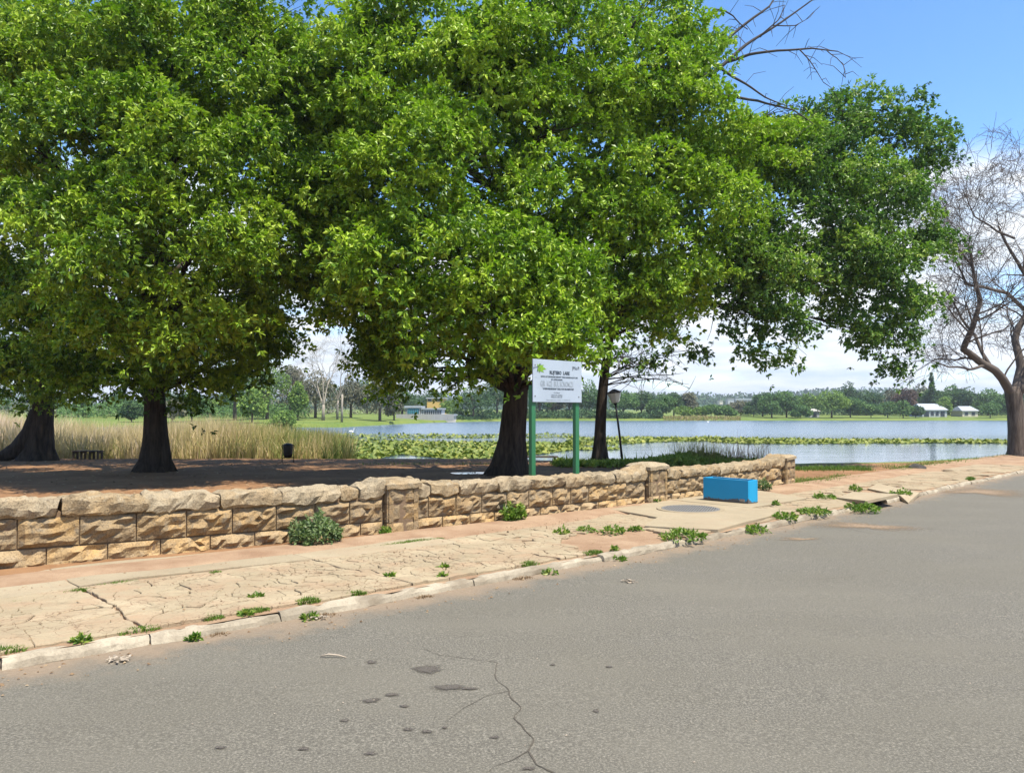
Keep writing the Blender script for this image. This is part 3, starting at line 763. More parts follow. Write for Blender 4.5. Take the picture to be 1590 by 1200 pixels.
def crown_points(lobes, dens, sig=(.27,.11), per=16):
    """lobes: (centre, rh, rv, weight) -> tuft positions, outward axes, colour values"""
    P_, A_, V_ = [], [], []
    for c, rh, rv, w in lobes:
        n = max(5, int(4*math.pi*rh*rv*dens*w)); d = unit(RNG.normal(size=(n*2,3)))
        keep = (d[:,2] > -.55) | (RNG.random(len(d)) < .45); d = d[keep][:n]; n = len(d)
        rr = RNG.uniform(.40, 1.04, (n,1))**.5
        sp = np.array(c) + d*rr*np.array([rh, rh, rv])
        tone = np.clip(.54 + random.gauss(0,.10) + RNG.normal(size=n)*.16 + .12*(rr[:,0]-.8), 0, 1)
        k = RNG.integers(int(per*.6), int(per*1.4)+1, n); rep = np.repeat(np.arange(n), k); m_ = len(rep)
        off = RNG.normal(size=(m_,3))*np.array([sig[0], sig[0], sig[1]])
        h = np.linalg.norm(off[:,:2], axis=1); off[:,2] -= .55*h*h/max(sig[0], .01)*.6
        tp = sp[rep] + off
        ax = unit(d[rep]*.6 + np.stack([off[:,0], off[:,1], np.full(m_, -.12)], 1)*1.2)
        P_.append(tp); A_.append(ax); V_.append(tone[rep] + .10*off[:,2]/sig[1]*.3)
    return np.concatenate(P_), np.concatenate(A_), np.clip(np.concatenate(V_), 0, 1)
def bez(a, b, c, n):
    return [a*(1-t)**2 + b*2*t*(1-t) + c*t*t for t in [i/(n-1) for i in range(n)]]
def jit(pts, amp):
    A = np.array([tuple(p) for p in pts]); d = np.stack([vnoise(A+3, .9), vnoise(A+11, .9), vnoise(A+23, .9)], -1)*amp
    k = np.linspace(0, 1, len(pts)); d *= np.minimum(k*4, 1)[:,None]
    return [p+Vector(e) for p, e in zip(pts, d)]
def trunk_mesh(path, rad, seg=18, flare=1.65, fh=1.3, root=.28):
    vs = []; n = len(path)
    for i, (p, r) in enumerate(zip(path, rad)):
        z = p.z-path[0].z
        fl = 1+(flare-1)*math.exp(-max(z, 0)/fh*2.6)
        for k in range(seg):
            a = 2*math.pi*k/seg
            w = 1 + root*math.exp(-max(z,0)/fh*1.8)*math.cos(5*a+1.3*path[0].x) + .05*math.sin(3*a+z*1.3) + .04*math.sin(7*a-z)
            vs.append(p + Vector((math.cos(a), math.sin(a), 0))*r*fl*w)
    fs = [(i*seg+k, i*seg+(k+1) % seg, (i+1)*seg+(k+1) % seg, (i+1)*seg+k) for i in range(n-1) for k in range(seg)] + [tuple((n-1)*seg+k for k in range(seg))]
    return vs, fs
def big_tree(name, label, base, r0, top, lobespec, mat, dens, lean=(0,0), leafsz=.175, extra=None, cat='tree', per=16, nl=7, crown_w=.072, limb0=2.6, limbk=1.):
    root = tag(empty(name, base), label, cat)
    n = 14; H_ = top-base.z; path = []; rad = []
    for i in range(n):
        f_ = (i/(n-1)); z = H_*f_**1.35
        path.append(Vector((base.x+lean[0]*f_**1.5+.12*math.sin(z*.6+base.x), base.y+lean[1]*f_**1.5+.1*math.sin(z*.5), base.z-.15+z)))
        rad.append(r0*(1-.78*f_))
    b = MB(); vs, fs = trunk_mesh(path, rad); b.add(vs, fs); o = b.build('trunk', M['bark'], root, True); o.data.transform(Matrix.Translation(-base))
    lobes = [(V(x, y, Y), r, rv, w) for x, y, Y, r, rv, w in lobespec]
    for c, r, rv, w in lobes:
        if r < .5: continue
        zt = max(base.z+limb0, min(top-.6, c.z-.45*math.hypot(c.x-base.x, c.y-base.y)-.3)); f_ = ((zt-base.z)/H_)**(1/1.35)
        k = min(n-2, f_*(n-1)); i = int(k); a0 = path[i].lerp(path[i+1], k-i); rr = rad[i]
        dist = (c-a0).length; ctrl = a0.lerp(c, .5) + Vector((0,0,.16*dist)); pts = jit(bez(a0, ctrl, c, 9), .35)
        r_b = limbk*min(rr*.5, .03+.010*dist+.012*r)
        bb = MB(); bb.tube(pts, [r_b*(1-.82*j/8) for j in range(9)], 7)
        for _ in range(int(5+4*r)):
            j = random.randint(4, 8); d = Vector(unit(RNG.normal(size=3))); d.z = abs(d.z)*.6-.15; e = c + Vector((d.x*r, d.y*r, d.z*rv))*random.uniform(.6, .95)
            tp = jit(bez(pts[j], pts[j].lerp(e, .5)+Vector((0,0,.2)), e, 5), .2); bb.tube(tp, [.022,.018,.013,.009,.005], 3, False)
        o = bb.build('limb', M['bark'], root, True); o.data.transform(Matrix.Translation(-base))
    sub = []
    for c, r, rv, w in lobes:
        if r < 1.0: sub.append((c, r, rv, w*1.1)); continue
        ns = int(5+2.6*r)
        for k in range(ns):
            d = unit(RNG.normal(size=3)); d[2] = d[2]*.9+.05; q = random.uniform(.30, .46)*r
            sub.append((c + Vector((d[0]*r*.72, d[1]*r*.72, d[2]*rv*.78)), q, q*.62, w*random.uniform(.8, 1.25)))
        sub.append((c, r*.72, rv*.72, w*.22))
    pp, aa, vv = crown_points(sub, dens, per=per)
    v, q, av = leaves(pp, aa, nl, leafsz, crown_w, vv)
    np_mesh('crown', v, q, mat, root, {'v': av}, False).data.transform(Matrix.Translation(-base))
    if extra: extra(root, base, path, rad)
    return root
def L6(l): return [(t[0], t[1], t[2], t[3]*.92, (t[4] if len(t) > 4 else t[3]*.82)*.88, (t[5]*.62 if len(t) > 5 else 1.08)) for t in l]
def gpark(px, py):
    """a point of the park ground seen at a pixel"""
    d = ray(px, py); best = None
    Ys = np.linspace(14, 60, 1200); z = EYE + d[2]/d[1]*Ys; gz = ground_z(d[0]/d[1]*Ys, Ys)
    i = int(np.argmax(z < gz)); Y = Ys[i]
    return Vector((d[0]/d[1]*Y, Y, float(gz[i])))
T3 = gpark(787, 737); T2 = gpark(233, 732); T1 = gpark(62, 715); T4 = gpark(933, 721)
print('trees', T1, T2, T3, T4)
s = .94
lob3 = L6([(560,100,21,2.6),(660,50,20.5,2.6),(760,120,20.5,2.7),(870,80,21,2.7),(985,110,22,2.6),(1075,180,23.2,2.3),(1060,75,23.3,1.4),(1010,15,22.8,1.6),(1175,225,25,1.4),(1228,185,25.8,1.2),(505,310,21.5,1.7),(515,390,22,1.3),(862,335,21.5,1.2),(950,335,21.5,1.5),(1010,470,23.5,1.2),(1060,490,25,.95),(560,465,21.8,1.3),(640,215,20,2.4),(740,270,19,2.4),
  (840,200,20,2.1),(985,255,22,2.3),(1085,310,23,2.1),(1135,235,24.5,1.7),(560,290,21,2.2),(600,400,19.2,1.9),(530,400,21.5,1.4),(700,400,18.3,1.9),(800,385,19,1.4),
  (1000,385,22.5,1.9),(965,460,22,1.5),(880,440,20,1.4),(765,480,18.4,1.75),(680,490,19,1.75),(860,515,19.2,1.15),(705,555,20,.95),(915,535,20.5,.8),(620,505,23,1.7),
  (1050,430,24,1.5),(575,530,24,1.2),(630,575,24.5,1.0),(760,550,21.5,.9),(500,180,24,2.0),
  (600,200,28,3,2.6,.6),(760,150,29.5,3.4,3,.55),(920,180,30,3,2.6,.55),(700,380,29,2.8,2.4,.6),(820,430,28.5,2.2,1.6,.6),(640,470,28,2.2,1.6,.6),(940,400,29,2,1.6,.6),(600,590,26.5,.8,.7,.8),(700,590,27,1,.7,.8),
  (650,-90,25,3.4,2.6,.45),(800,-130,25,3.8,3,.45),(950,-80,26,3.3,2.6,.45)])
lob4 = L6([(1290,185,28,1.8),(1360,175,28.5,1.7),(1415,225,29,1.4),(1240,250,26.8,1.9),(1330,275,27.2,2.0),(1400,300,28,1.7),(1425,385,28,1.4),(1180,335,25.8,2.0),
  (1270,365,26.4,2.1),(1355,385,27.2,2.0),(1205,435,25.8,1.9),(1125,410,25.5,1.7),(1320,455,27.2,1.7),(1395,465,27.6,1.4),(1160,490,25.8,1.0,.8),(1215,500,25.8,.9,.9),
  (1385,530,27,.9,.9),(1345,520,27.2,.75,.7),(1100,455,26,.9,.6,.8),(1205,555,25.8,.35,.4,.8),(1400,570,27.2,.4,.35,.9),(1170,540,25.8,.35,.3,.8),(1455,210,29,.5,.4),(1300,240,30,2.2,1.8,.6),(1330,380,30.5,2.2,1.8,.6),(1200,400,29.5,2,1.7,.6),
  (1060,300,29.5,2.4,2,.6),(960,520,29,1.0,.8,.5),(940,470,30,1.6,1.2,.6),(1000,555,29,.7,.3,.16),(1060,540,28.5,.8,.3,.10)])
lob4 = [(x, y, Y-.3, r_, rv, w) if x > 1080 else (x, y, Y, r_, rv, w) for x, y, Y, r_, rv, w in lob4]
lob2 = L6([(60,80,21,2.6),(170,55,20,2.5),(280,95,19.5,2.4),(390,70,20.5,2.5),(465,130,22,2.2),(420,20,22.5,2.4),(60,225,19.5,2.3),(170,215,18.3,2.2),(280,235,18.5,2.2),(385,225,20.5,2.2),(455,330,21.5,1.7),(472,420,22.5,1.2),
  (470,250,24.5,1.9),(100,350,18.5,1.9),(220,380,17.6,1.9),(330,345,18.6,1.8),(415,365,21,1.8),(160,465,18.6,1.6),(270,475,18.6,1.7),(365,465,20.5,1.6),(425,490,24.5,1.4),(70,470,21.5,1.7),
  (320,550,23,1.4),(220,560,22.5,1.4),(410,555,25,.9),(130,555,23.5,1.5),(375,585,25.5,.7),(300,625,25.5,.5,.4),(440,535,25.5,.7),
  (100,150,29,3.2,2.8,.6),(280,150,30,3.2,2.8,.6),(420,200,29,2.8,2.4,.6),(150,380,29,2.8,2.4,.6),(320,400,29,2.8,2.4,.6),(415,430,28.5,2,1.7,.6),(250,510,28,2.2,1.8,.6),(370,520,29,1.6,1.3,.6),
  (150,-80,25,3.4,2.6,.45),(350,-80,26,3.4,2.6,.45)])
lob1 = L6([(10,90,28,3),(-70,240,27,3),(10,350,27.5,2.7),(0,545,23,1.2),(60,560,29,1.9),(105,585,30,1.3),(-90,440,28,3),(20,460,30,2.4),(-160,90,29,3.6,3,.5),(90,290,34,3,2.6,.6),(150,500,34,2.4,2,.6),(40,610,32,1,.7),(-30,560,30,2)])
DX = Vector((0,0,0))
def dead_limbs(root, base, path, rad):
    b = MB()
    a = [V(1000,150,24),V(1060,128,24.2),V(1110,110,24.4),V(1150,80,24.6),V(1195,45,24.8),V(1262,-2,25)]
    chain = [(a, .10,.02), ([V(1118,70,24.4),V(1150,45,24.6),V(1195,8,24.8),V(1215,-20,25)], .06,.018), ([V(1070,126,24.2),V(1118,72,24.4)], .075,.06),
      ([V(1130,96,24.5),V(1165,88,24.3),V(1205,80,24.1),V(1262,75,24),V(1302,80,23.9)], .055,.016), ([V(1240,76,24),V(1256,95,23.9),V(1268,115,23.8),V(1278,132,23.8)], .022,.008),
      ([V(1284,79,23.9),V(1300,92,23.8),V(1309,105,23.7),V(1312,124,23.7)], .018,.007),([V(1110,100,24.4),V(1150,125,24.2),V(1190,150,24),V(1220,165,24)], .05,.012),
      ([V(1120,148,24.2),V(1180,155,24.1),V(1230,172,24),V(1262,195,24)], .05,.012),([V(1180,58,24.7),V(1205,30,24.6),V(1218,5,24.6)], .03,.01),([V(1200,40,24.8),V(1232,38,24.7),V(1255,25,24.7)], .022,.007),
      ([V(1110,15,24.5),V(1140,25,24.5),V(1165,45,24.6)], .03,.015),([V(980,10,24),V(1010,-30,24)], .05,.03),([V(905,342,25),V(912,300,24.6),V(945,240,24.2),V(1000,150,24)], .21,.11)]
    for pts, r0, r1 in chain:
        n = (len(pts)-1)*4+1; q = []
        for i in range(len(pts)-1):
            for k in range(4): q.append(pts[i].lerp(pts[i+1], k/4))
        q.append(pts[-1]); q = jit(q, .10); b.tube(q, [r0+(r1-r0)*i/(n-1) for i in range(n)], 6)
        if r0 < .12:
            for i in range(2, n, 1):
                if random.random() < .75:
                    d = Vector(unit(RNG.normal(size=3)))*random.uniform(.35, .95); m_ = q[i]+d*.5+Vector((0,0,.08)); b.tube(jit([q[i], m_, q[i]+d], .12), [.012,.009,.005], 4, False)
    o = b.build('dead_branch', M['deadtwig'], root, True); o.data.transform(Matrix.Translation(-base)); o['label'] = 'bare dead branch sticking out of the crown against the sky'
def sparse_twigs(root, base, path, rad):
    b = MB(); st = [V(936,600,29.8), V(938,560,29.6), V(936,590,29.9)]
    for k in range(10):
        e = V(random.uniform(965,1075), random.uniform(520,606), random.uniform(27.5,30)); a0 = random.choice(st)
        pts = jit(bez(a0, a0.lerp(e, .5)+Vector((0,0,.35)), e, 8), .3); b.tube(pts, [.028-.021*i/7 for i in range(8)], 5, False)
        for j in range(2, 8):
            for _ in range(3):
                d = Vector(unit(RNG.normal(size=3)))*random.uniform(.3,.9); b.tube(jit([pts[j], pts[j]+d*.5, pts[j]+d], .1), [.012,.009,.005], 3, False)
    for k in range(9):
        e = V(random.uniform(1090,1290), random.uniform(500,560), 26); a0 = V(random.uniform(1080,1180), random.uniform(430,470), 26.5)
        b.tube(jit(bez(a0, a0.lerp(e, .5)+Vector((0,0,.2)), e, 7), .3), [.03-.024*i/6 for i in range(7)], 4, False)
    o = b.build('bare_twigs', M['twig'], root, True); o.data.transform(Matrix.Translation(-base))
DENS = 1.66
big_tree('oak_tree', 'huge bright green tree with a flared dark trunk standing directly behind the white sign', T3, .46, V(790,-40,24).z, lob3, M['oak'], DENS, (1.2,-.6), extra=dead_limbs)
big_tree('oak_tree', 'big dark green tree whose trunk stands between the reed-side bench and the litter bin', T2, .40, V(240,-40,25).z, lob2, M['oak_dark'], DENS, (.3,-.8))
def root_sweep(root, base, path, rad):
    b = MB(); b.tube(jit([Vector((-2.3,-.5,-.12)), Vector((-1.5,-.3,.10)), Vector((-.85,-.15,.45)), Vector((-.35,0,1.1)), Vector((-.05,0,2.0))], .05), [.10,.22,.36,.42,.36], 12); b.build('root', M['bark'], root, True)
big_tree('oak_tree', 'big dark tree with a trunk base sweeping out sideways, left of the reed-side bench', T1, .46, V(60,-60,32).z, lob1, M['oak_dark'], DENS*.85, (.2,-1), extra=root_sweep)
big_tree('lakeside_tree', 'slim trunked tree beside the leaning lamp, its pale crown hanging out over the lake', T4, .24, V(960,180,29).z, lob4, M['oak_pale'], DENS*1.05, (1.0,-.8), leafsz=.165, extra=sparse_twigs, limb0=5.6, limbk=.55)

# the bare tree by the road end
def grow(b, p, d, L, r, depth, tgt=None):
    n = 4; pts = [p]; q = p; dd = d.copy()
    for i in range(n):
        dd = (dd + Vector(RNG.normal(size=3))*.13 + Vector((0,0,.05 if depth > 2 else -.02))).normalized(); q = q + dd*L/n; pts.append(q)
    r1 = r*.66; b.tube(pts, [r+(r1-r)*i/n for i in range(n+1)], 7 if r > .08 else 5 if r > .03 else 3, False)
    if depth == 0: return
    kids = 2 if depth > 3 else 3
    for k in range(kids):
        st = pts[-1] if k < 2 else pts[random.randint(2, 3)]
        ax = Vector(unit(RNG.normal(size=3))); side = (ax - dd*ax.dot(dd)).normalized(); nd = (dd + side*random.uniform(.42, .85)).normalized()
        grow(b, st, nd, L*random.uniform(.66, .86), max(.009, r1*random.uniform(.6, .9)), depth-1)
    if depth <= 3:
        for _ in range(2):
            st = random.choice(pts[1:]); nd = (dd*.6 + Vector(unit(RNG.normal(size=3)))*.8).normalized()
            grow(b, st, nd, L*.62, .009, max(0, depth-2))
TB = gpark(1581, 711); print('bare', TB)
bt = tag(empty('bare_tree', TB), 'leafless tree with a fan of thin grey branches at the end of the road', 'tree')
YB = TB.y
b = MB(); pth = [V(1581,716,YB), V(1580,700,YB), V(1579,670,YB), V(1577,640,YB), V(1573,612,YB), V(1570,600,YB)]
vs, fs = trunk_mesh([p for p in pth], [.40,.38,.36,.35,.36,.32], 16, 1.35, .8, .1); b.add(vs, fs)
o = b.build('trunk', M['bark_bare'], bt, True); o.data.transform(Matrix.Translation(-TB))
def limb_px(pl, r0, r1, kids):
    b = MB(); q = []
    for i in range(len(pl)-1):
        for k in range(4): q.append(pl[i].lerp(pl[i+1], k/4))
    q.append(pl[-1]); q = jit(q, .12); n = len(q); rr = [r0+(r1-r0)*i/(n-1) for i in range(n)]; b.tube(q, rr, 9)
    for i in range(3, n, 1):
        if i < n-1 and random.random() < .32: continue
        for _ in range(kids if i < n-1 else kids+1):
            dd = (q[min(i+1,n-1)]-q[i-1]).normalized(); nd = (dd*.55 + Vector(unit(RNG.normal(size=3)))*.75 + Vector((0,0,.32))).normalized()
            grow(b, q[i], nd, random.uniform(1.0, 2.0), min(.045, rr[i]*.4), 3)
    o = b.build('limb', M['greytwig'], bt, True); o.data.transform(Matrix.Translation(-TB))
limb_px([V(1572,612,YB), V(1556,588,YB-.3), V(1530,566,YB-.8), V(1498,545,YB-1.4), V(1508,510,YB-1.8), V(1522,465,YB-2), V(1512,425,YB-2.2), V(1502,380,YB-2.4)], .22, .045, 1)
limb_px([V(1577,610,YB), V(1585,570,YB+.4), V(1578,530,YB+.6), V(1590,495,YB+.8), V(1600,440,YB+1), V(1578,400,YB+.8), V(1552,350,YB+.5)], .22, .045, 1)
limb_px([V(1579,612,YB), V(1610,560,YB+.2), V(1650,500,YB+.5), V(1690,420,YB+.6), V(1700,320,YB+.8)], .24, .05, 1)
limb_px([V(1590,480,YB+.8), V(1565,455,YB), V(1530,445,YB-1), V(1500,440,YB-1.8), V(1478,400,YB-2.4)], .10, .03, 1)
limb_px([V(1590,420,YB+1), V(1608,370,YB+.5), V(1595,310,YB+.5)], .12, .035, 1)
limb_px([V(1540,572,YB-.6), V(1515,520,YB), V(1490,490,YB), V(1468,450,YB-1)], .09, .03, 1)
limb_px([V(1512,420,YB-2.2), V(1490,385,YB-2), V(1472,350,YB-2)], .05, .02, 1)
limb_px([V(1575,370,YB+.8), V(1545,355,YB+.3), V(1515,335,YB), V(1495,300,YB)], .06, .02, 1)
limb_px([V(1530,566,YB-.8), V(1505,575,YB-1.5), V(1475,572,YB-2.2), V(1450,560,YB-2.8)], .07, .02, 1)

# ------------------------------------------------------------------ blades: reeds, grass, weeds
def blades(pos, h, w, lean, var, bend=.35):
    n = len(pos); az = RNG.uniform(0, 2*math.pi, n); ld = np.stack([np.cos(az), np.sin(az), np.zeros(n)], 1)*lean[:,None]
    fa = RNG.uniform(0, math.pi, n); s = np.stack([np.cos(fa), np.sin(fa), np.zeros(n)], 1)*w[:,None]/2
    up = np.array([0,0,1.])
    m1 = pos + up*h[:,None]*.55 + ld*h[:,None]*.35; tip = pos + up*h[:,None]*(1-bend*np.minimum(lean, 1)[:,None]*.6) + ld*h[:,None]
    v = np.stack([pos-s, pos+s, m1+s*.8, m1-s*.8, tip], 1).reshape(-1, 3); i = np.arange(n)[:,None]*5
    return v, [i+np.array([[0,1,2,3]]), i+np.array([[3,2,4]])], np.repeat(var, 5)
def blade_obj(name, pos, h, w, lean, var, mat, parent=None, origin=None):
    v, f, a = blades(np.asarray(pos, float), np.asarray(h, float), np.asarray(w, float), np.asarray(lean, float), np.clip(var, 0, 1))
    return np_mesh(name, v, f, mat, parent, {'v': a}, False, origin)
# reed bed left of the open water
n = 34000; Y = 34.6 + RNG.random(n)**1.35*24; pxr = RNG.uniform(-120, 552, n); X = (pxr-795)/F*Y
edge = 552-((Y-35)/24)*70; ok = (pxr < edge + RNG.normal(size=n)*10) & (Y > lip(X)+.9); X, Y, pxr = X[ok], Y[ok], pxr[ok]
pn = vnoise(np.stack([X*.35, Y*.35, X*0], -1)); pn2 = vnoise(np.stack([X*.9, Y*.9, X*0+3], -1))
lowf = vnoise(np.stack([X*.16, Y*.12, X*0+8], -1)); hh_ = (2.05 + .45*np.clip((180-pxr)/150, 0, 1) - .25*np.clip((pxr-330)/200, 0, 1))*(.88+.30*lowf) + .3*pn + .2*RNG.normal(size=len(X)) + .5*np.clip((100-pxr)/150, 0, 1); front = np.clip((37.2-Y)/1.6, 0, 1); hh_ = hh_*(1-.62*front*RNG.random(len(X)))
tone = .70 + .28*pn2 + .16*RNG.normal(size=len(X)) - .42*np.clip((pxr-330)/160, 0, 1)*(pn > -.2) + .22*np.clip((110-pxr)/120, 0, 1) - .12*front
tag(blade_obj('reeds', np.stack([X, Y, np.full(len(X), LAKE-.1)], 1), np.clip(hh_, .3, 3), RNG.uniform(.025, .05, len(X)), np.abs(RNG.normal(size=len(X)))*.26+.03, tone, M['reed']), kind='stuff')
# lily pads
def pads(X, Y, name, tone):
    n = len(X); r = RNG.uniform(.09, .17, n); k = 7; a0 = RNG.uniform(0, 6.28, n); ang = a0[:,None] + np.arange(k)[None]*(2*math.pi*.94/(k-1))
    tx, ty = RNG.normal(size=(2, n))*.10; up = (RNG.random(n) < .22)*RNG.uniform(.02, .09, n); tl = np.where(up > 0, 5., 1.)
    dx = np.cos(ang)*r[:,None]; dy = np.sin(ang)*r[:,None]
    dz = dx*(tx*tl)[:,None] + dy*(ty*tl)[:,None]
    vx = X[:,None]+dx; vy = Y[:,None]+dy; vz = LAKE+.02+up[:,None]+dz+np.abs(RNG.normal(size=(n,1)))*.01; vz = np.maximum(vz, LAKE+.006)
    v = np.stack([vx, vy, vz], -1); c = np.stack([X, Y, LAKE+.012+up], -1)[:,None,:]; v = np.concatenate([c, v], 1).reshape(-1, 3)
    b = np.arange(n)[:,None]*(k+1); f = np.concatenate([b+np.array([[0,i,i+1]]) for i in range(1, k)], 0)
    tag(np_mesh(name, v, f, M['pad'], None, {'v': np.repeat(np.clip(tone, 0, 1), k+1)}, False), kind='stuff')
def padband(n, pa, pb, ya, yb, shape):
    px = RNG.uniform(pa, pb, n); t = RNG.random(n); y0, y1 = shape(px); yy = y0+(y1-y0)*t
    h = EYE-LAKE; Y = h*F/(yy-640); 
    return (px-795)/F*Y, Y, px, yy
_nb = lambda px, k: 1.6*vnoise(np.stack([px/38., px*0+k, px*0], -1)) + .8*vnoise(np.stack([px/11., px*0+k, px*0], -1))
X, Y, px, yy = padband(11000, 520, 905, 0, 0, lambda p: (684+np.interp(p,[540,650,800,905],[-4,2,0,6])+_nb(p,1), np.interp(p,[520,560,620,700,800,905],[722,719,706,713,710,697])+_nb(p,2)))
wv_ = RNG.random(len(X)) < np.clip((Y/60)**-1.0, .2, 1); pads(X[wv_], Y[wv_], 'lily_pads', .52+.2*RNG.normal(size=wv_.sum()))
X, Y, px, yy = padband(2200, 520, 900, 0, 0, lambda p: (674+_nb(p,3)*.6, 681+_nb(p,4)*.7)); pads(X, Y, 'lily_pads', .6+.16*RNG.normal(size=len(X)))
X, Y, px, yy = padband(11500, 880, 1640, 0, 0, lambda p: (679.5+np.interp(p,[880,1100,1300,1590],[-1,0,2.5,5.2])+_nb(p,5)*.35, np.interp(p,[880,935,1040,1090,1150,1240,1300,1450,1590],[692,691,686,685,688.5,689.5,689,688,688.5])+_nb(p,6)*.5)); pads(X, Y, 'lily_pads', .62+.16*RNG.normal(size=len(X)))
X, Y, px, yy = padband(500, 860, 960, 0, 0, lambda p: (695+p*0, 699+_nb(p,8)*.5)); pads(X, Y, 'lily_pads', .6+.16*RNG.normal(size=len(X)))
# shore greens and verge grass
def scatter_line(pa, pb, n, ypx, spread, hgt, tone, mat, name, wd=.012, lean=.4, kind='stuff'):
    px = RNG.uniform(pa, pb, n); pos = []
    base_pts = [gpark(p, float(np.interp(p, *ypx))) for p in np.linspace(pa, pb, 24)]
    bx = np.interp(px, np.linspace(pa, pb, 24), [q.x for q in base_pts]); by = np.interp(px, np.linspace(pa, pb, 24), [q.y for q in base_pts])
    by = by + RNG.normal(size=n)*spread; bx = bx + RNG.normal(size=n)*.1
    bz = ground_z(bx, by); kp = bz > LAKE-.3
    nm = vnoise(np.stack([bx*1.1, by*1.1, bx*0], -1))
    h = np.clip(hgt*(.75+.5*nm+.35*RNG.normal(size=n)), .03, 3)
    o = blade_obj(name, np.stack([bx, by, bz-.02], 1)[kp], h[kp], (np.full(n, wd)*RNG.uniform(.7,1.5,n))[kp], (np.abs(RNG.normal(size=n))*lean)[kp], (tone+.18*RNG.normal(size=n)+.15*nm)[kp], mat)
    return tag(o, kind=kind)
scatter_line(985, 1180, 900, ([985,1060,1120,1180],[724,723,723,724]), .8, .34, .68, M['weed'], 'shore_plants', .045, .7)
scatter_line(860, 985, 600, ([860,985],[722,723]), .6, .28, .65, M['weed'], 'shore_plants', .04, .7)
scatter_line(1228, 1345, 2600, ([1228,1345],[729,729]), .35, .16, .4, M['grass'], 'verge_grass', .012, .6)
scatter_line(1228, 1330, 2600, ([1228,1280,1330],[749,746,741]), .5, .09, .5, M['grass'], 'verge_grass', .010, .8)
scatter_line(1390, 1660, 9000, ([1390,1440,1500,1590,1660],[729,727,725,719,716]), .8, .14, .5, M['grass'], 'verge_grass', .012, .7)
scatter_line(560, 800, 500, ([560,800],[721,721]), .3, .12, .3, M['grass'], 'shore_grass', .010, .7)
scatter_line(1080, 1190, 700, ([1080,1190],[722,723]), .5, .9, .2, M['dry'], 'dry_sedge', .010, .35)
n = 3600; px = RNG.uniform(870, 1185, n); kx = np.linspace(870, 1185, 24); bp = [gpark(p, 723) for p in kx]
bx = np.interp(px, kx, [q.x for q in bp])+RNG.normal(size=n)*.15; by = np.interp(px, kx, [q.y for q in bp])+RNG.normal(size=n)*.5; bz = ground_z(bx, by)
hz = (.12+.24*np.clip((px-985)/50, 0, 1))*np.clip(.7+.7*vnoise(np.stack([bx*.9, by*.5, bx*0], -1)), .1, 1.3)*RNG.random(n)**.7; kp = bz > LAKE-.2
v, q, av = leaves(np.stack([bx, by, bz+hz], 1)[kp], unit(RNG.normal(size=(n,3))*.5+np.array([0,-.3,1.]))[kp], 4, .17, .06, np.clip(.85+.2*RNG.normal(size=n), 0, 1)[kp], .5, .0)
tag(np_mesh('shore_plants', v, q, M['weed'], None, {'v': av}), kind='stuff')
# a dark sedge clump
c = gpark(1085, 722); n = 420
pos = np.array([c.x, c.y, c.z]) + np.stack([RNG.normal(size=n)*.55, RNG.normal(size=n)*.4, np.zeros(n)], 1)
tag(blade_obj('sedge_clump', pos, 1.0*RNG.uniform(.6,1.15,n), np.full(n,.014), np.abs(RNG.normal(size=n))*.28, .15+.2*RNG.random(n), M['reed'], None, tuple(c)), 'tall dark spiky sedge clump rising above the shore plants behind the wall', 'plant')

# weeds: each one a thing
def grass_tuft(px, py, wpx, hpx, label, dry=False, along=True, zo=.11, name='grass_tuft', dens=1., mat=None):
    c = G(px, py, zo); sc = c.y/F; Wd = wpx*sc; h = hpx*sc*.85; X0, t = inv(c.x, c.y); u, nrm = kn(X0)
    if 'gutter' in label or 'gap of' in label: c = P(X0, -.05, .025); zo = .025
    elif 'kerb' in label: c = P(X0, .175, zo)
    n = int(min(1500, max(60, 520*Wd/.35*dens)))
    k = RNG.uniform(-.5, .5, n)*Wd; k2 = RNG.normal(size=n)*min(.02+.03*Wd, .035)
    pos = np.array([c.x, c.y, 0.]) + k[:,None]*np.array(u) + k2[:,None]*np.array(nrm); pos[:,2] = zr(pos[:,1])+zo-.01
    fall = .45+.55*np.exp(-(k/(.3*Wd))**2); hh = h*(.35+.65*fall)*RNG.uniform(.5,1.1,n)
    o = blade_obj(name, pos, hh, RNG.uniform(.006,.012,n), np.abs(RNG.normal(size=n))*.55+.1, .5+.22*RNG.normal(size=n), mat or (M['dry'] if dry else M['grass']), None, tuple(c))
    return tag(o, label, 'weed' if dry else 'grass', 'weeds on the pavement')
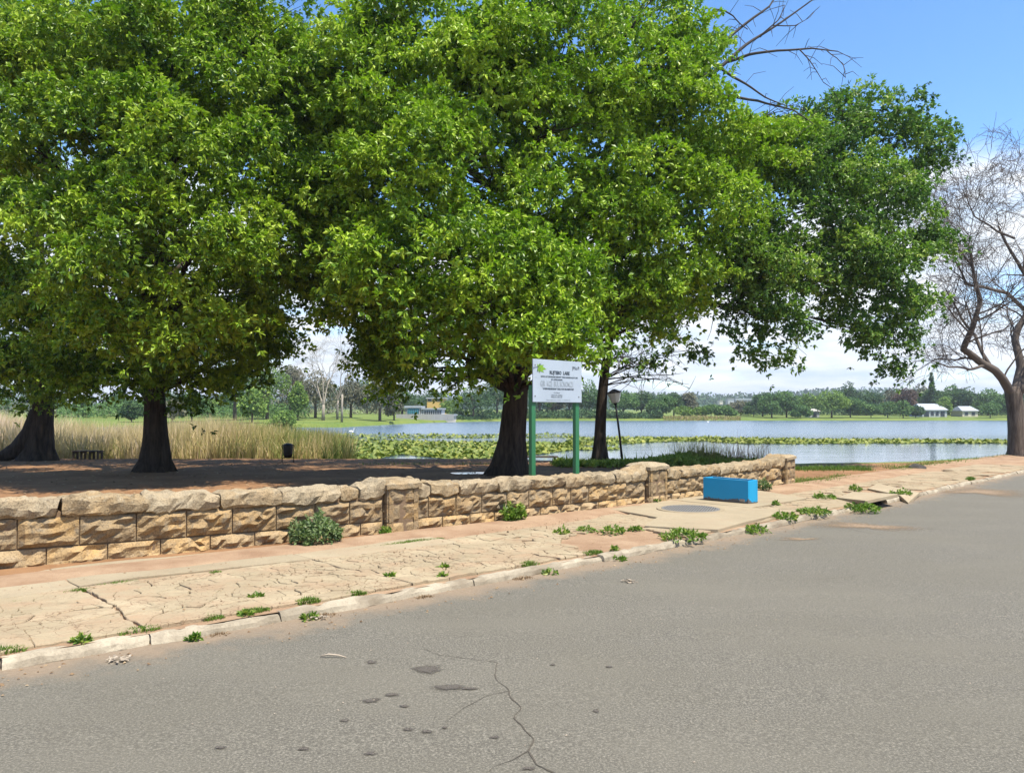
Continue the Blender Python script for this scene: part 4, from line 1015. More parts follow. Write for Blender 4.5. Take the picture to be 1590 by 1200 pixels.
def leafy(px, py, wpx, hpx, label, zo=.11, name='weed', mat='weed', leaf=.055, n=None, dome=.7, cat='weed', grp='weeds on the pavement', stems=0):
    c = G(px, py, zo); sc = c.y/F; Wd = wpx*sc*.5; h = hpx*sc; X0, t = inv(c.x, c.y); u, nrm = kn(X0)
    if 'gutter' in label: c = P(X0, -.07, .025); zo = .025
    elif 'kerb' in label: c = P(X0, .12, .10); zo = .10
    n = n or int(max(14, 60*Wd*h/.02*.5))
    n = min(n, 900)
    r = np.sqrt(RNG.random(n)); a = RNG.uniform(0, 6.283, n); ex = r*np.cos(a); ey = r*np.sin(a)
    lump = .65+.5*vnoise(np.stack([ex*2.2+px, ey*2.2+py, ex*0], -1))
    z = h*np.clip(lump, .15, 1.2)*(1-dome*r*r)*RNG.uniform(.25, 1.0, n)
    dep = min(Wd*.8, .28)
    p = np.array([c.x, c.y, 0.]) + (ex*Wd)[:,None]*np.array(u) + (ey*dep)[:,None]*np.array(nrm); p[:,2] = zr(p[:,1])+zo+z
    ax = unit(np.stack([ex, ey, .6+0*ex], 1))
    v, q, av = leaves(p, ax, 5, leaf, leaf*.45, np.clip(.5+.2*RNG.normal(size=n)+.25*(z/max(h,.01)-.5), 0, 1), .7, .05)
    fs = [q]; vs = [v]; at = [av]
    nb = min(120, max(10, n//2)); pb = p[:nb].copy(); hb = pb[:,2]-zr(pb[:,1])-zo; pb[:,2] -= hb
    v2, f2, a2 = blades(pb, hb+.03, np.full(nb,.006), np.full(nb,.12), np.full(nb,.3)); off = len(v); vs.append(v2); fs += [f+off for f in f2]; at.append(a2)
    o = np_mesh(name, np.concatenate(vs), fs, M[mat], None, {'v': np.concatenate(at)}, False, tuple(c))
    return tag(o, label, cat, grp)
GT = [(12,1021,60,14,'grass tuft on the kerb edge, nearest the bottom left corner of the pavement'),
 (236,991,64,10,'low grass strip behind the kerb where the first pavement joint meets it'),
 (354,970,34,10,'small grass tuft on the kerb, between the joint strip and the longer tuft beside it'),
 (421,959,54,10,'long low grass tuft along the kerb, just left of the broken kerb stone'),
 (508,944,38,14,'spiky grass tuft on the kerb just above the broken kerb stone'),
 (122,917,44,8,'grass in the crack left of the first wide pavement joint, by the smooth strip'),
 (185,906,58,8,'grass in the crack right of the first wide pavement joint, by the smooth strip'),
 (24,934,26,6,'small grass sprig in the strip crack near the left edge of the photo'),
 (335,890,18,9,'lone tiny grass sprig in the crack below the grey green bush'),
 (640,842,120,7,'long low grass line on the earth in front of the first pier'),
 (940,861,36,9,'grass tuft behind the kerb below the bare red earth patch'),
 (838,879,34,10,'pale grass tuft behind the kerb left of the bare red earth patch'),
 (1540,746,30,8,'far grass tuft on the kerb near the leafless tree'),
 (577,928,28,10,'grass tuft between cracked paving and kerb below the first pier')]
for g in GT: grass_tuft(*g)
LW = [(476,964,20,10,'green weed in the gutter right under the broken kerb stone',0.),
 (289,992,14,9,'small weed in the gutter below the low grass strip',0.),
 (145,1016,20,10,'weed sprouting from the kerb top beside the crumbled concrete',.08),
 (399,928,20,6,'tiny weed in the cracked paving left of the second pavement joint',.11),
 (358,942,16,4,'tiny flat weed in the cracked paving nearest the kerb tuft',.11),
 (410,841,20,22,'small leafy weed against the wall just left of the big grey green bush',.11),
 (599,829,14,26,'thin climbing weed in the corner of the first pier',.11),
 (688,882,14,6,'small weed in the paving cracks, upper of the pair below the wall',.11),
 (688,897,14,7,'small weed in the paving cracks, lower of the pair below the wall',.11),
 (605,896,14,6,'flat weed in the second pavement joint',.11),
 (872,829,28,12,'leafy weed at the left end of the bare red earth patch',.11),
 (909,825,24,14,'round leafy weed at the top of the bare red earth patch',.11),
 (948,827,42,14,'wide leafy weed behind the bare red earth patch, left of the slab corner',.11),
 (987,823,18,8,'small weed touching the corner of the manhole slab',.11),
 (863,893,24,16,'round green weed in the gutter directly below the pale grass tuft',.02),
 (968,872,20,12,'small green weed in the gutter, above the dry brown leaf litter',.02),
 (999,863,16,10,'small weed on the kerb joint beside the bare red earth patch',.09),
 (994,781,18,28,'yellow green weed against the wall left of the second pier',.11),
 (1017,780,20,12,'low green weed at the foot of the second pier',.13),
 (935,788,14,10,'small weed against the wall foot left of the second pier',.11),
 (1103,847,78,24,'big leafy weed clump spilling over the kerb below the manhole',.05),
 (1179,828,40,20,'dense round weed clump in the gutter right of the big clump',.02),
 (1238,812,40,18,'leafy weed patch on the kerb, left half of the long green line',.05),
 (1278,803,60,18,'leafy weed patch on the kerb, right half of the long green line',.05),
 (1340,793,60,22,'bright leafy weed patch against the tilted drain slab',.05),
 (1432,775,38,16,'weed patch on the kerb right of the drain slabs',.05),
 (1280,774,36,12,'leafy weed in the paving left of the tilted drain slab',.12),
 (1328,761,22,12,'small leafy weed behind the tilted drain slab',.12),
 (1205,783,9,4,'tiny weed by the right corner of the blue planter base',.14)]
for px, py, w_, h_, lb, zo in LW: leafy(px, py, w_, h_*.8, lb, zo, leaf=.05 if py > 850 else .07)
DW = [(347,988,26,10,'dry brown weed in the gutter below the kerb tufts'),(677,931,30,9,'dry weed in the gutter below the lower cracked paving'),(818,899,34,9,'dry straggly weed in the gutter left of the round green weed'),
      (912,882,22,9,'dry brown weed at the kerb right of the round green weed'),(500,955,46,9,'dry stalks in the gap of the broken kerb stone')]
for g in DW: grass_tuft(*g, dry=True, zo=.03, name='dry_weed', dens=.5)
leafy(490,846,80,62,'big grey green bush growing against the low stone wall left of the first pier',.11,'wall_bush','weed_grey',.065,420,.35,'bush',None)
leafy(798,810,38,34,'small upright green bush against the wall between the first two piers',.11,'wall_bush','weed',.07,150,.3,'bush',None)
leafy(1187,761,24,22,'pale dry shrub between the blue planter and the last pier',.14,'wall_bush','weed_grey',.06,120,.3,'bush',None)

# ------------------------------------------------------------------ sign board
A = V(827, 590, 16.0); u, _n = wdir(2.); nrm = Vector((u.y, -u.x, 0)); Wd = 1.56
gz = float(ground_z(A.x, A.y)); zb = V(827, 624, 16.).z; zt = V(827, 557, 16.).z; Hd = zt-zb
sign = tag(empty('park_sign', Vector((A.x, A.y, gz))), 'white park notice board with small dark writing on two green posts behind the wall', 'sign')
R3 = Matrix((u, -nrm, Vector((0,0,1)))).transposed(); loc0 = Vector((A.x, A.y, gz))
b = MB(); b.box(u*(Wd/2)+Vector((0,0,zb-gz+Hd/2)), (Wd, .025, Hd), R3); b.build('board', M['board_shaded'], sign, bevel=.004)
for f_ in (.0, Wd-.16):
    b = MB(); b.box(u*(f_+.06)-nrm*.07+Vector((0,0,(zb-gz+.35)/2-.15)), (.12, .09, zb-gz+.35+.3), R3); b.build('post', M['green_paint'], sign, bevel=.006)
for f_ in (.06, Wd-.10):
    for z_ in (.14, .86):
        b = MB(); p = u*f_ + nrm*.012 + Vector((0,0,zb-gz+Hd*z_)); b.tube([p, p+nrm*.010], .014, 8); b.build('bolt', M['rust_metal'], sign)
def text(s, cx_, cy_, size, mat, name, sx=1., align='CENTER', bold=0.):
    c = bpy.data.curves.new(name, 'FONT'); c.body = s; c.size = size; c.resolution_u = 2; c.align_x = align; c.align_y = 'CENTER'; c.offset = bold; c.extrude = .0005
    o0_ = bpy.data.objects.new('text', c); COL.objects.link(o0_); dg = bpy.context.evaluated_depsgraph_get(); me = bpy.data.meshes.new_from_object(o0_.evaluated_get(dg)); bpy.data.objects.remove(o0_)
    o = bpy.data.objects.new(name, me); COL.objects.link(o); me.materials.clear(); me.materials.append(mat)
    Rm = Matrix((u, Vector((0,0,1)), nrm)).transposed().to_4x4()
    p = u*(Wd*cx_) + nrm*.0165 + Vector((0,0,zb-gz+Hd*cy_))
    o.matrix_local = Matrix.Translation(p) @ Rm @ Matrix.Diagonal((sx,1,1,1)); o.parent = sign; o.matrix_parent_inverse = Matrix.Identity(4); o.matrix_basis = Matrix.Translation(p) @ Rm @ Matrix.Diagonal((sx,1,1,1))
    return o
text('RUJTEBO  LARE', .53, .70, .098, M['ink'], 'lettering', .96, bold=.004)
text('DOWA AT SEWERAGE DEPOSIT TORE ONVERWACHT OPS', .53, .60, .044, M['ink'], 'lettering', 1.02, bold=.0012)
text('OF OPPEKOENPIE', .47, .535, .044, M['ink'], 'lettering', 1.05, bold=.001)
text('GJR  KCE  BUL SCNOM.Z1', .48, .43, .165, M['ink_grey'], 'lettering', .56, bold=.0015)
text('OVERWEEGSKENAP TARLI VAN MUNISIPATEIT', .51, .315, .048, M['ink'], 'lettering', 1.0, bold=.0015)
text('Fr ol Kitton', .47, .225, .036, M['ink'], 'lettering', 1.1)
text('CARTO TRY AVENUES', .47, .165, .036, M['ink'], 'lettering', 1.0)
text('WEAN-AV CODE 1401', .47, .12, .036, M['ink'], 'lettering', 1.0)
text('Tegenwoordigster Strass   A  RESTE   TO  TOE KINI 1406', .50, .055, .032, M['ink_grey'], 'lettering', 1.0)
text("JMio/'i", .87, .835, .11, M['ink'], 'lettering', .85)
b = MB()
for a_, L_, w_ in ((20,.19,.07),(-5,.25,.10),(-28,.2,.08),(65,.11,.05),(110,.09,.04),(-70,.12,.05),(-110,.10,.04)):
    a = math.radians(a_); o0 = Vector((Wd*.10, 0, 0)); d = Vector((math.cos(a), math.sin(a), 0)); s_ = Vector((-d.y, d.x, 0))
    pts = [o0, o0+d*L_*.4+s_*w_/2, o0+d*L_, o0+d*L_*.4-s_*w_/2]
    w3 = [u*p.x + Vector((0,0,zb-gz+Hd*.80+p.y)) + nrm*(.0155+.0006*abs(a_)/20) for p in pts]; b.add(w3, [(0,3,2,1)])
b.build('leaf_emblem', M['leafprint'], sign)
b = MB()
for (x0_, y0_, x1_, y1_) in ((.0,.79,.10,.83),(.10,.83,.15,.90),(.09,.80,.08,.70),(.13,.80,.125,.70)):
    p0 = u*(Wd*x0_)+Vector((0,0,zb-gz+Hd*y0_))+nrm*.0215; p1 = u*(Wd*x1_)+Vector((0,0,zb-gz+Hd*y1_))+nrm*.0215; d = (p1-p0).normalized(); s_ = d.cross(nrm)*.008
    b.add([p0-s_, p0+s_, p1+s_*.5, p1-s_*.5], [(0,1,2,3)])
b.build('twig_emblem', M['ink'], sign)

# ------------------------------------------------------------------ leaning lamp, benches, litter bin
c = gpark(968, 722); top = V(956, 628, c.y); lamp = tag(empty('street_lamp', c), 'leaning black lamp post with a pale lantern beside the slim lakeside trunk', 'lamp')
b = MB(); b.tube([Vector((0,0,-.3)), (top-c)*.5, top-c], [.05,.042,.035], 8); b.build('pole', M['black_metal'], lamp, True)
ax = (top-c).normalized(); b = MB(); b.tube([top-c-ax*.02, top-c+ax*.06], [.06,.07], 8); b.build('collar', M['black_metal'], lamp, True)
b = MB(); b.tube([top-c+ax*.06, top-c+ax*.10, top-c+ax*.42], [.10,.15,.26], 8); b.build('lantern', M['lampglass'], lamp)
b = MB(); b.tube([top-c+ax*.42, top-c+ax*.46, top-c+ax*.58], [.28,.27,.05], 8); b.build('lamp_cap', M['black_metal'], lamp)
def bench(px0, px1, py, label, legs, L_extra=0):
    a = gpark(px0, py); Y = a.y; b0 = V(px1, py, Y); L = b0.x-a.x; c = Vector(((a.x+b0.x)/2, Y, float(ground_z((a.x+b0.x)/2, Y)))); H_ = 13.5*Y/F
    r = tag(empty('park_bench', c), label, 'bench')
    for k in range(3):
        b = MB(); b.box((0, -.16+.16*k, H_-.025), (L, .13, .05)); b.build('seat_slat', M['wood_dark'], r, bevel=.006)
    for f_ in legs:
        for sy_ in (-.16, .16):
            b = MB(); b.box((L*(f_-.5), sy_, (H_-.05)/2-.03), (.07, .06, H_-.05+.06)); b.build('leg', M['wood_dark'], r)
        b = MB(); b.box((L*(f_-.5), 0, H_-.085), (.06, .38, .06)); b.build('cross_rail', M['wood_dark'], r)
bench(115, 157, 713, 'long wooden bench by the tan reeds between the two left trunks', (.05,.34,.66,.95))
bench(803, 866, 722, 'low wooden bench by the shore behind the sign posts', (.08,.92))
c = gpark(447, 718); k = c.y/F; bn_ = tag(empty('litter_bin', c), 'black litter bin hung in a square frame on thin legs in front of the reeds', 'bin')
w2, h2 = 9*k, 27*k
for sx in (-1, 1):
    b = MB(); b.tube([(sx*w2,0,-.1), (sx*w2,0,h2)], .018, 6); b.build('frame_post', M['black_metal'], bn_, True)
for z in (h2*.27, h2):
    b = MB(); b.tube([(-w2,0,z), (w2,0,z)], .016, 6); b.build('frame_rail', M['black_metal'], bn_, True)
b = MB(); pts = [(0,0,h2*.30), (0,0,h2*.5), (0,0,h2*.98), (0,0,h2*1.04), (0,0,h2*1.1)]; b.tube(pts, [w2*.62,w2*.8,w2*.85,w2*.8,w2*.35], 12); b.build('drum', M['black_metal'], bn_, True)

# ------------------------------------------------------------------ blue planter box
fl = G(1092, 776, .15); fr = G(1162, 782, .15); br = G(1176.5, 780.5, .15)
ux = (fr-fl).normalized(); ux.z = 0; ux.normalize(); uy = Vector((-ux.y, ux.x, 0))
if (br-fr).dot(uy) < 0: uy = -uy
Lb = (fr-fl).length; Wb = .31; Hb = (781.7-746.3)*fr.y/F
print('box', fl, fr, br, Lb, Wb, Hb)
org = fr + Vector((0,0,.002)); pl = tag(empty('planter_box', org), 'bright blue painted concrete planter box standing crosswise beside the stone wall', 'planter')
uyr = (br-fr); uyr.z = 0; uyr.normalize(); uy = uyr if abs(uyr.dot(ux)) < .6 else uy
Rb = Matrix((-ux, uy, Vector((0,0,1)))).transposed()
th = .055
def pbox(name, x0, x1, y0, y1, z0, z1, mat, bev=.006):
    b = MB(); p = [(-ux)*x + uy*y for x, y in ((x0,y0),(x1,y0),(x1,y1),(x0,y1))]
    vs = [q+Vector((0,0,z0)) for q in p]+[q+Vector((0,0,z1)) for q in p]
    fs = [(3,2,1,0),(4,5,6,7),(0,1,5,4),(1,2,6,5),(2,3,7,6),(3,0,4,7)]
    if (-ux).cross(uy).z < 0: fs = [f[::-1] for f in fs]
    b.add(vs, fs); return b.build(name, mat, pl, bevel=bev)
th = .03
pbox('long_side', 0, Lb, 0, th, 0, Hb, M['blue'], .004); pbox('long_side', 0, Lb, Wb-th, Wb, 0, Hb, M['blue'], .004)
pbox('end_side', .0, th, th+.001, Wb-th-.001, 0, Hb-.002, M['blue']); pbox('end_side', Lb-th, Lb, th+.001, Wb-th-.001, 0, Hb-.002, M['blue'])
pbox('soil', th+.001, Lb-th-.001, th+.001, Wb-th-.001, .02, Hb-.02, M['rock'], 0)
b = MB(); q = fr - ux*.13 + Vector((0,0,.03)) - uy*.012; b.box((0,0,.025), (.11,.006,.05), Rb); tag(b.build('paper_scrap', M['litter'], loc=None), 'small white paper scrap leaning at the foot of the blue planter', 'litter').location = q

# ------------------------------------------------------------------ round drain grate in its slab
c = G(1072, 790, .155); k = c.y/F; R_ = 44*k; print('grate R', R_)
gt = tag(empty('drain_grate', c), 'round iron grate with parallel bars set in the pale slab near the planter', 'manhole')
b = MB(); n = 48; vs = []; 
for i in range(n):
    a = 2*math.pi*i/n
    for r_, z in ((R_*.93,.012),(R_,.012),(R_+.01,-.03),(R_*.93,-.03)): vs.append((math.cos(a)*r_, math.sin(a)*r_, z))
b.add(vs, [(i*4+j, ((i+1) % n)*4+j, ((i+1) % n)*4+(j+1) % 4, i*4+(j+1) % 4) for i in range(n) for j in range(4)]); b.build('rim', M['rust_metal'], gt)
b = MB(); b.add([(math.cos(2*math.pi*i/n)*R_*.95, math.sin(2*math.pi*i/n)*R_*.95, -.012) for i in range(n)], [tuple(range(n))]); b.build('sump_shade', M['hole'], gt)  # flat dark disc stands in for the shaded depth under the bars
nbar = 21
for i in range(nbar):
    s_ = -.92+1.84*(i+.5)/nbar; L = math.sqrt(max(.02, .93**2-s_*s_))*R_; b = MB(); d = u; 
    al = Vector((.35,.94,0)).normalized(); pe = Vector((al.y,-al.x,0)); Rr = Matrix((al, -pe, Vector((0,0,1)))).transposed()
    b.box(pe*s_*R_+Vector((0,0,.002)), (2*L, R_*.052, .022), Rr); b.build('bar', M['rust_metal'], gt)
slabring = MB(); vs = []
for i in range(n):
    a = 2*math.pi*i/n
    for r_, z in ((R_*1.012,-.03),(R_*1.012,.010),(R_*1.16,.010),(R_*1.2,-.03)): vs.append((math.cos(a)*r_, math.sin(a)*r_, z))
slabring.add(vs, [(i*4+(j+1) % 4, ((i+1) % n)*4+(j+1) % 4, ((i+1) % n)*4+j, i*4+j) for i in range(n) for j in range(4)]); slabring.build('collar', M['slab'], gt)

# ------------------------------------------------------------------ kerb drain inlet with two displaced slabs
c = G(1385, 783, .0); dr = tag(empty('storm_drain', c), 'kerbside storm drain with two tilted concrete cover slabs over a dark opening', 'drain')
def tri_slab(pl, zs, thick, name, mat=None):
    pts = [G(x, y, z) for (x, y), z in zip(pl, zs)]; w = ccw(pts); vs = [p-c for p in w]+[p-c-Vector((0,0,thick)) for p in w]; n = len(w)
    fs = [tuple(range(n)), tuple(range(2*n-1, n-1, -1))]+[(i, n+i, n+(i+1) % n, (i+1) % n) for i in range(n)]
    b = MB(); b.add(vs, fs); return b.build(name, mat or M['slab'], dr, bevel=.008)
tri_slab([(1298,772),(1324,763),(1394,766.5),(1344,777)], [.15,.15,.27,.22], .07, 'cover_slab')
tri_slab([(1347,758),(1363,750),(1428,764),(1410,780),(1397,769)], [.14,.14,.13,.05,.14], .07, 'cover_slab')
b = MB(); al, nn_ = kn(inv(c.x, c.y)[0]); R3k = Matrix((al, nn_, Vector((0,0,1)))).transposed()
b.box(nn_*.55+Vector((0,0,-.05)), (.9, .06, .26), R3k); b.box(al*.45+nn_*.3+Vector((0,0,-.05)), (.06, .5, .24), R3k); b.box(-al*.45+nn_*.3+Vector((0,0,-.05)), (.06, .5, .24), R3k); b.box(nn_*.3+Vector((0,0,-.14)), (.86, .48, .03), R3k)
b.build('chamber', M['hole'], dr)

# ------------------------------------------------------------------ road marks and litter
def blob(px, py, wpx, hpx, zo, mat, name, rough=.18, n=26):
    zo += .02; c = G(px, py, .03); a = abs(G(px+wpx/2, py, .03).x-c.x); d = abs(G(px, py-hpx/2, .03).y-c.y); vs = []
    sd = random.uniform(0, 60)
    for i in range(n):
        t = 2*math.pi*i/n; r = 1+rough*2*float(vnoise(np.array([math.cos(t)*1.6+sd, math.sin(t)*1.6, sd])))+rough*random.uniform(-.4,.4)
        x, y = c.x+math.cos(t)*a*r, c.y+math.sin(t)*d*r; vs.append(Vector((x, y, zrf(y)+zo))-c)
    V_ = [(0,0,0)]+[tuple(v*.5) for v in vs]+[tuple(v) for v in vs]; V_[0] = (0,0,zrf(c.y)+zo-c.z)
    f3 = [(0,1+i,1+(i+1) % n) for i in range(n)]; f4 = [(1+i,1+n+i,1+n+(i+1) % n,1+(i+1) % n) for i in range(n)]
    o = np_mesh(name, V_, [np.array(f3), np.array(f4)], mat, road, {'e': [0.]+[.5]*n+[1.]*n}, True); o.location = c
for s_ in [(662,1037,60,16),(697,1065,62,12),(728,1067,36,6),(575,1085,32,9),(607,1076,26,7),(628,1094,22,5),(535,1116,17,6),(470,1160,20,8),(575,1167,26,7),(577,1026,20,7),(340,1158,24,6),(633,1130,20,7),(663,1133,24,7),(690,1127,14,5),(858,1030,12,4),(945,1033,16,4),(925,1101,12,6),(768,1142,20,6),(820,1190,26,8)]:
    blob(*s_, .003, M['stain'], 'stain')
blob(1520,763,170,14,.003, M['sand'], 'sand_patch', .3, 40); blob(1345,816,170,14,.003, M['sand'], 'sand_patch', .5, 60); blob(1250,836,120,7,.0025, M['sand'], 'sand_patch', .5, 60)
def crack(pl, w0, w1, name='crack'):
    pts = [G(x, y, .023) for x, y in pl]; q = []
    for i in range(len(pts)-1):
        for k in range(7): q.append(pts[i].lerp(pts[i+1], k/7))
    q.append(pts[-1]); A = np.array([tuple(p) for p in q]); d = np.stack([vnoise(A+2, 6), vnoise(A+8, 6)], -1)*.035; q = [Vector((p.x+e[0], p.y+e[1], zrf(p.y+e[1])+.0235)) for p, e in zip(q, d)]
    vs = []; n = len(q)
    for i, p in enumerate(q):
        t = (q[min(i+1,n-1)]-q[max(i-1,0)]).normalized(); s_ = Vector((-t.y, t.x, 0))*(w0+(w1-w0)*i/(n-1))*random.uniform(.35,1.2)/2; vs += [p-s_, p+s_]
    b = MB(); c = q[0]; b.add([v-c for v in vs], [(2*i, 2*i+2, 2*i+3, 2*i+1) for i in range(n-1)]); o = b.build(name, M['crack'], road); o.location = c
crack([(655,1005),(690,1018),(740,1025),(768,1030),(772,1046),(790,1070),(802,1100),(812,1125),(820,1150),(815,1168),(830,1188),(872,1202)], .004, .013)
crack([(1290,812),(1330,824),(1370,830)], .006, .01); crack([(1400,838),(1460,835),(1500,836)], .004, .008); crack([(790,1070),(760,1080),(722,1098),(700,1120)], .005, .002); crack([(1080,905),(1150,898),(1240,902),(1330,893)], .003, .006); crack([(815,1168),(780,1180),(760,1200)], .006, .003)
def bits(name, n, ta, tb, xa, xb, size, mat, zo, pw=1.):
    X = RNG.uniform(xa, xb, n); t = ta+(tb-ta)*RNG.random(n)**pw; pos = np.array([P(x, q, zo) for x, q in zip(X, t)])
    sz = size*RNG.uniform(.4, 1.3, n); a = RNG.uniform(0, 6.28, n); d = np.stack([np.cos(a), np.sin(a), RNG.normal(size=n)*.15], 1)*sz[:,None]; e = np.stack([-np.sin(a), np.cos(a), RNG.normal(size=n)*.15], 1)*(sz*RNG.uniform(.3,.9,n))[:,None]
    up = np.array([0,0,1.])*np.minimum(sz*.5, .012)[:,None]
    v = np.stack([pos-d, pos-e*.9, pos+d*.8, pos+e, pos+up], 1).reshape(-1, 3); i = np.arange(n)[:,None]*5
    f = np.concatenate([i+np.array([[0,1,4]]), i+np.array([[1,2,4]]), i+np.array([[2,3,4]]), i+np.array([[3,0,4]])])
    tag(np_mesh(name, v, f, mat, None, {'v': np.repeat(np.clip(.5+.25*RNG.normal(size=n), 0, 1), 5)}), kind='stuff')
n = 2200; X = RNG.uniform(-22, 8, n); Y = RNG.uniform(15, 33, n); tt = RNG.random(n); a = RNG.uniform(0, 6.28, n); sz = RNG.uniform(.03, .075, n)
ok = (Y < lip(X)-.3) & ((Y-np.vectorize(yk)(X))*.71 > 3.6); X, Y, a, sz, tt = X[ok], Y[ok], a[ok], sz[ok], tt[ok]; z = ground_z(X, Y)+.03
d = np.stack([np.cos(a)*sz, np.sin(a)*sz, sz*.2], 1); e = np.stack([-np.sin(a)*sz*.5, np.cos(a)*sz*.5, -sz*.1], 1); p = np.stack([X, Y, z], 1)
tag(np_mesh('fallen_leaves', np.stack([p-d, p-e, p+d, p+e], 1).reshape(-1, 3), np.arange(len(X)*4).reshape(-1, 4), M['dry'], None, {'v': np.repeat(tt, 4)}), kind='stuff')
bits('dry_leaf_litter', 900, .02, -.55, -8, 14, .016, M['dry'], .026, 2.2)
bits('dry_leaf_litter', 700, .18, 2.6, -7, 12, .014, M['dry'], .128)
bits('road_grit', 420, -.1, -7.5, -6, 9, .008, M['litter'], .024, 1.2)
bits('gravel', 900, 2.25, 2.9, -8, 8, .018, M['dry'], .118)
# stick, leaf litter, rubble, rock, puddle, bird
a = G(498,1018,.032); e = G(537,1020,.026); b = MB(); b.tube(jit([a-a, (e-a)*.3+Vector((0,0,.015)), (e-a)*.7+Vector((0,0,.012)), e-a], .01), [.005,.007,.006,.004], 8); o = b.build('stick', M['drywood'], None, True); o.location = a; tag(o, 'pale broken stick lying alone on the asphalt', 'stick')
def crumple(px, py, wpx, hpx, zo, mat, name, label, cat, n=34, flat=.5):
    c = G(px, py, zo); k = c.y/F; W2 = wpx*k/2; b = MB()
    for i in range(n):
        p = Vector((random.gauss(0,.4)*W2, random.gauss(0,.3)*W2*.7, abs(random.gauss(0,.35))*hpx*k*.6+.006)); d = Vector(unit(RNG.normal(size=3))); d.z *= flat; s_ = Vector(unit(RNG.normal(size=3))); s_.z *= flat
        L = W2*random.uniform(.18,.4); up_ = Vector((0,0,.004)); q = [p, p+d*L, p+d*L+s_*L*.6, p+s_*L*.6]; q = [Vector((v.x,v.y,max(.003,v.z))) for v in q]
        b.add(q+[v+up_ for v in q], [(3,2,1,0),(4,5,6,7),(0,1,5,4),(1,2,6,5),(2,3,7,6),(3,0,4,7)])
    o = b.build(name, mat); o.location = c; tag(o, label, cat)
crumple(978,904,30,9,.022,M['litter'],'leaf_litter','small crumpled heap of dry leaves on the asphalt right of centre','leaf litter')
crumple(182,1026,54,9,.024,M['litter'],'concrete_rubble','broken flake of pale concrete in the gutter at the left','rubble',30,.3)
crumple(498,960,30,12,.03,M['litter'],'concrete_rubble','crumbled pale pieces in the gap of the broken kerb stone','rubble',26,.5)
c = gpark(1416, 727); c.y -= .3; bm = bmesh.new(); bmesh.ops.create_icosphere(bm, subdivisions=3, radius=1)
for v in bm.verts: v.co = Vector((v.co.x*.30, v.co.y*.2, v.co.z*.17))*(1+.25*float(vnoise(np.array(v.co)*1.7)))
me = bpy.data.meshes.new('rock'); bm.to_mesh(me); bm.free(); o = bpy.data.objects.new('rock', me); COL.objects.link(o); me.materials.append(M['rock']); o.location = c; tag(o, 'small dark rock on the grassy lip at the water', 'rock')
c = gpark(737, 735); vs = []; n = 24
pz_ = float(max(ground_z(np.array([c.x+dx for dx in (-.8,-.4,0,.4,.8)]), np.full(5, c.y))))+.012
for i in range(n):
    t = 2*math.pi*i/n; r = 1+.3*math.sin(2*t+1)+.1*math.sin(5*t); vs.append((math.cos(t)*.62*r, math.sin(t)*.5*r, 0))
b = MB(); b.add(vs, [tuple(range(n))]); o = b.build('puddle', M['puddle']); o.location = (c.x, c.y, pz_); tag(o, 'shiny puddle on the bare earth left of the central trunk', 'puddle')
def waterbird(px, py, label):
    Y = (EYE-LAKE)*F/(py-640); c = Vector(((px-795)/F*Y, Y, LAKE)); r = tag(empty('white_bird', c), label, 'bird')
    b = MB(); b.tube([(-.34,0,.16),(-.2,0,.17),(0,0,.15),(.16,0,.15),(.26,0,.2)], [.03,.13,.17,.12,.05], 10)
    b.tube([(.2,0,.18),(.3,0,.34),(.29,0,.5),(.34,0,.56)], [.06,.045,.04,.05], 8); b.build('body', M['bird'], r, True)
    b = MB(); b.tube([(.37,0,.56),(.46,0,.53)], [.025,.008], 6); b.build('beak', M['yellow_wall'], r)
waterbird(546, 672, 'white water bird at the right tip of the reed bed'); waterbird(1099, 656, 'white bird floating near the dry reeds of the far bank')

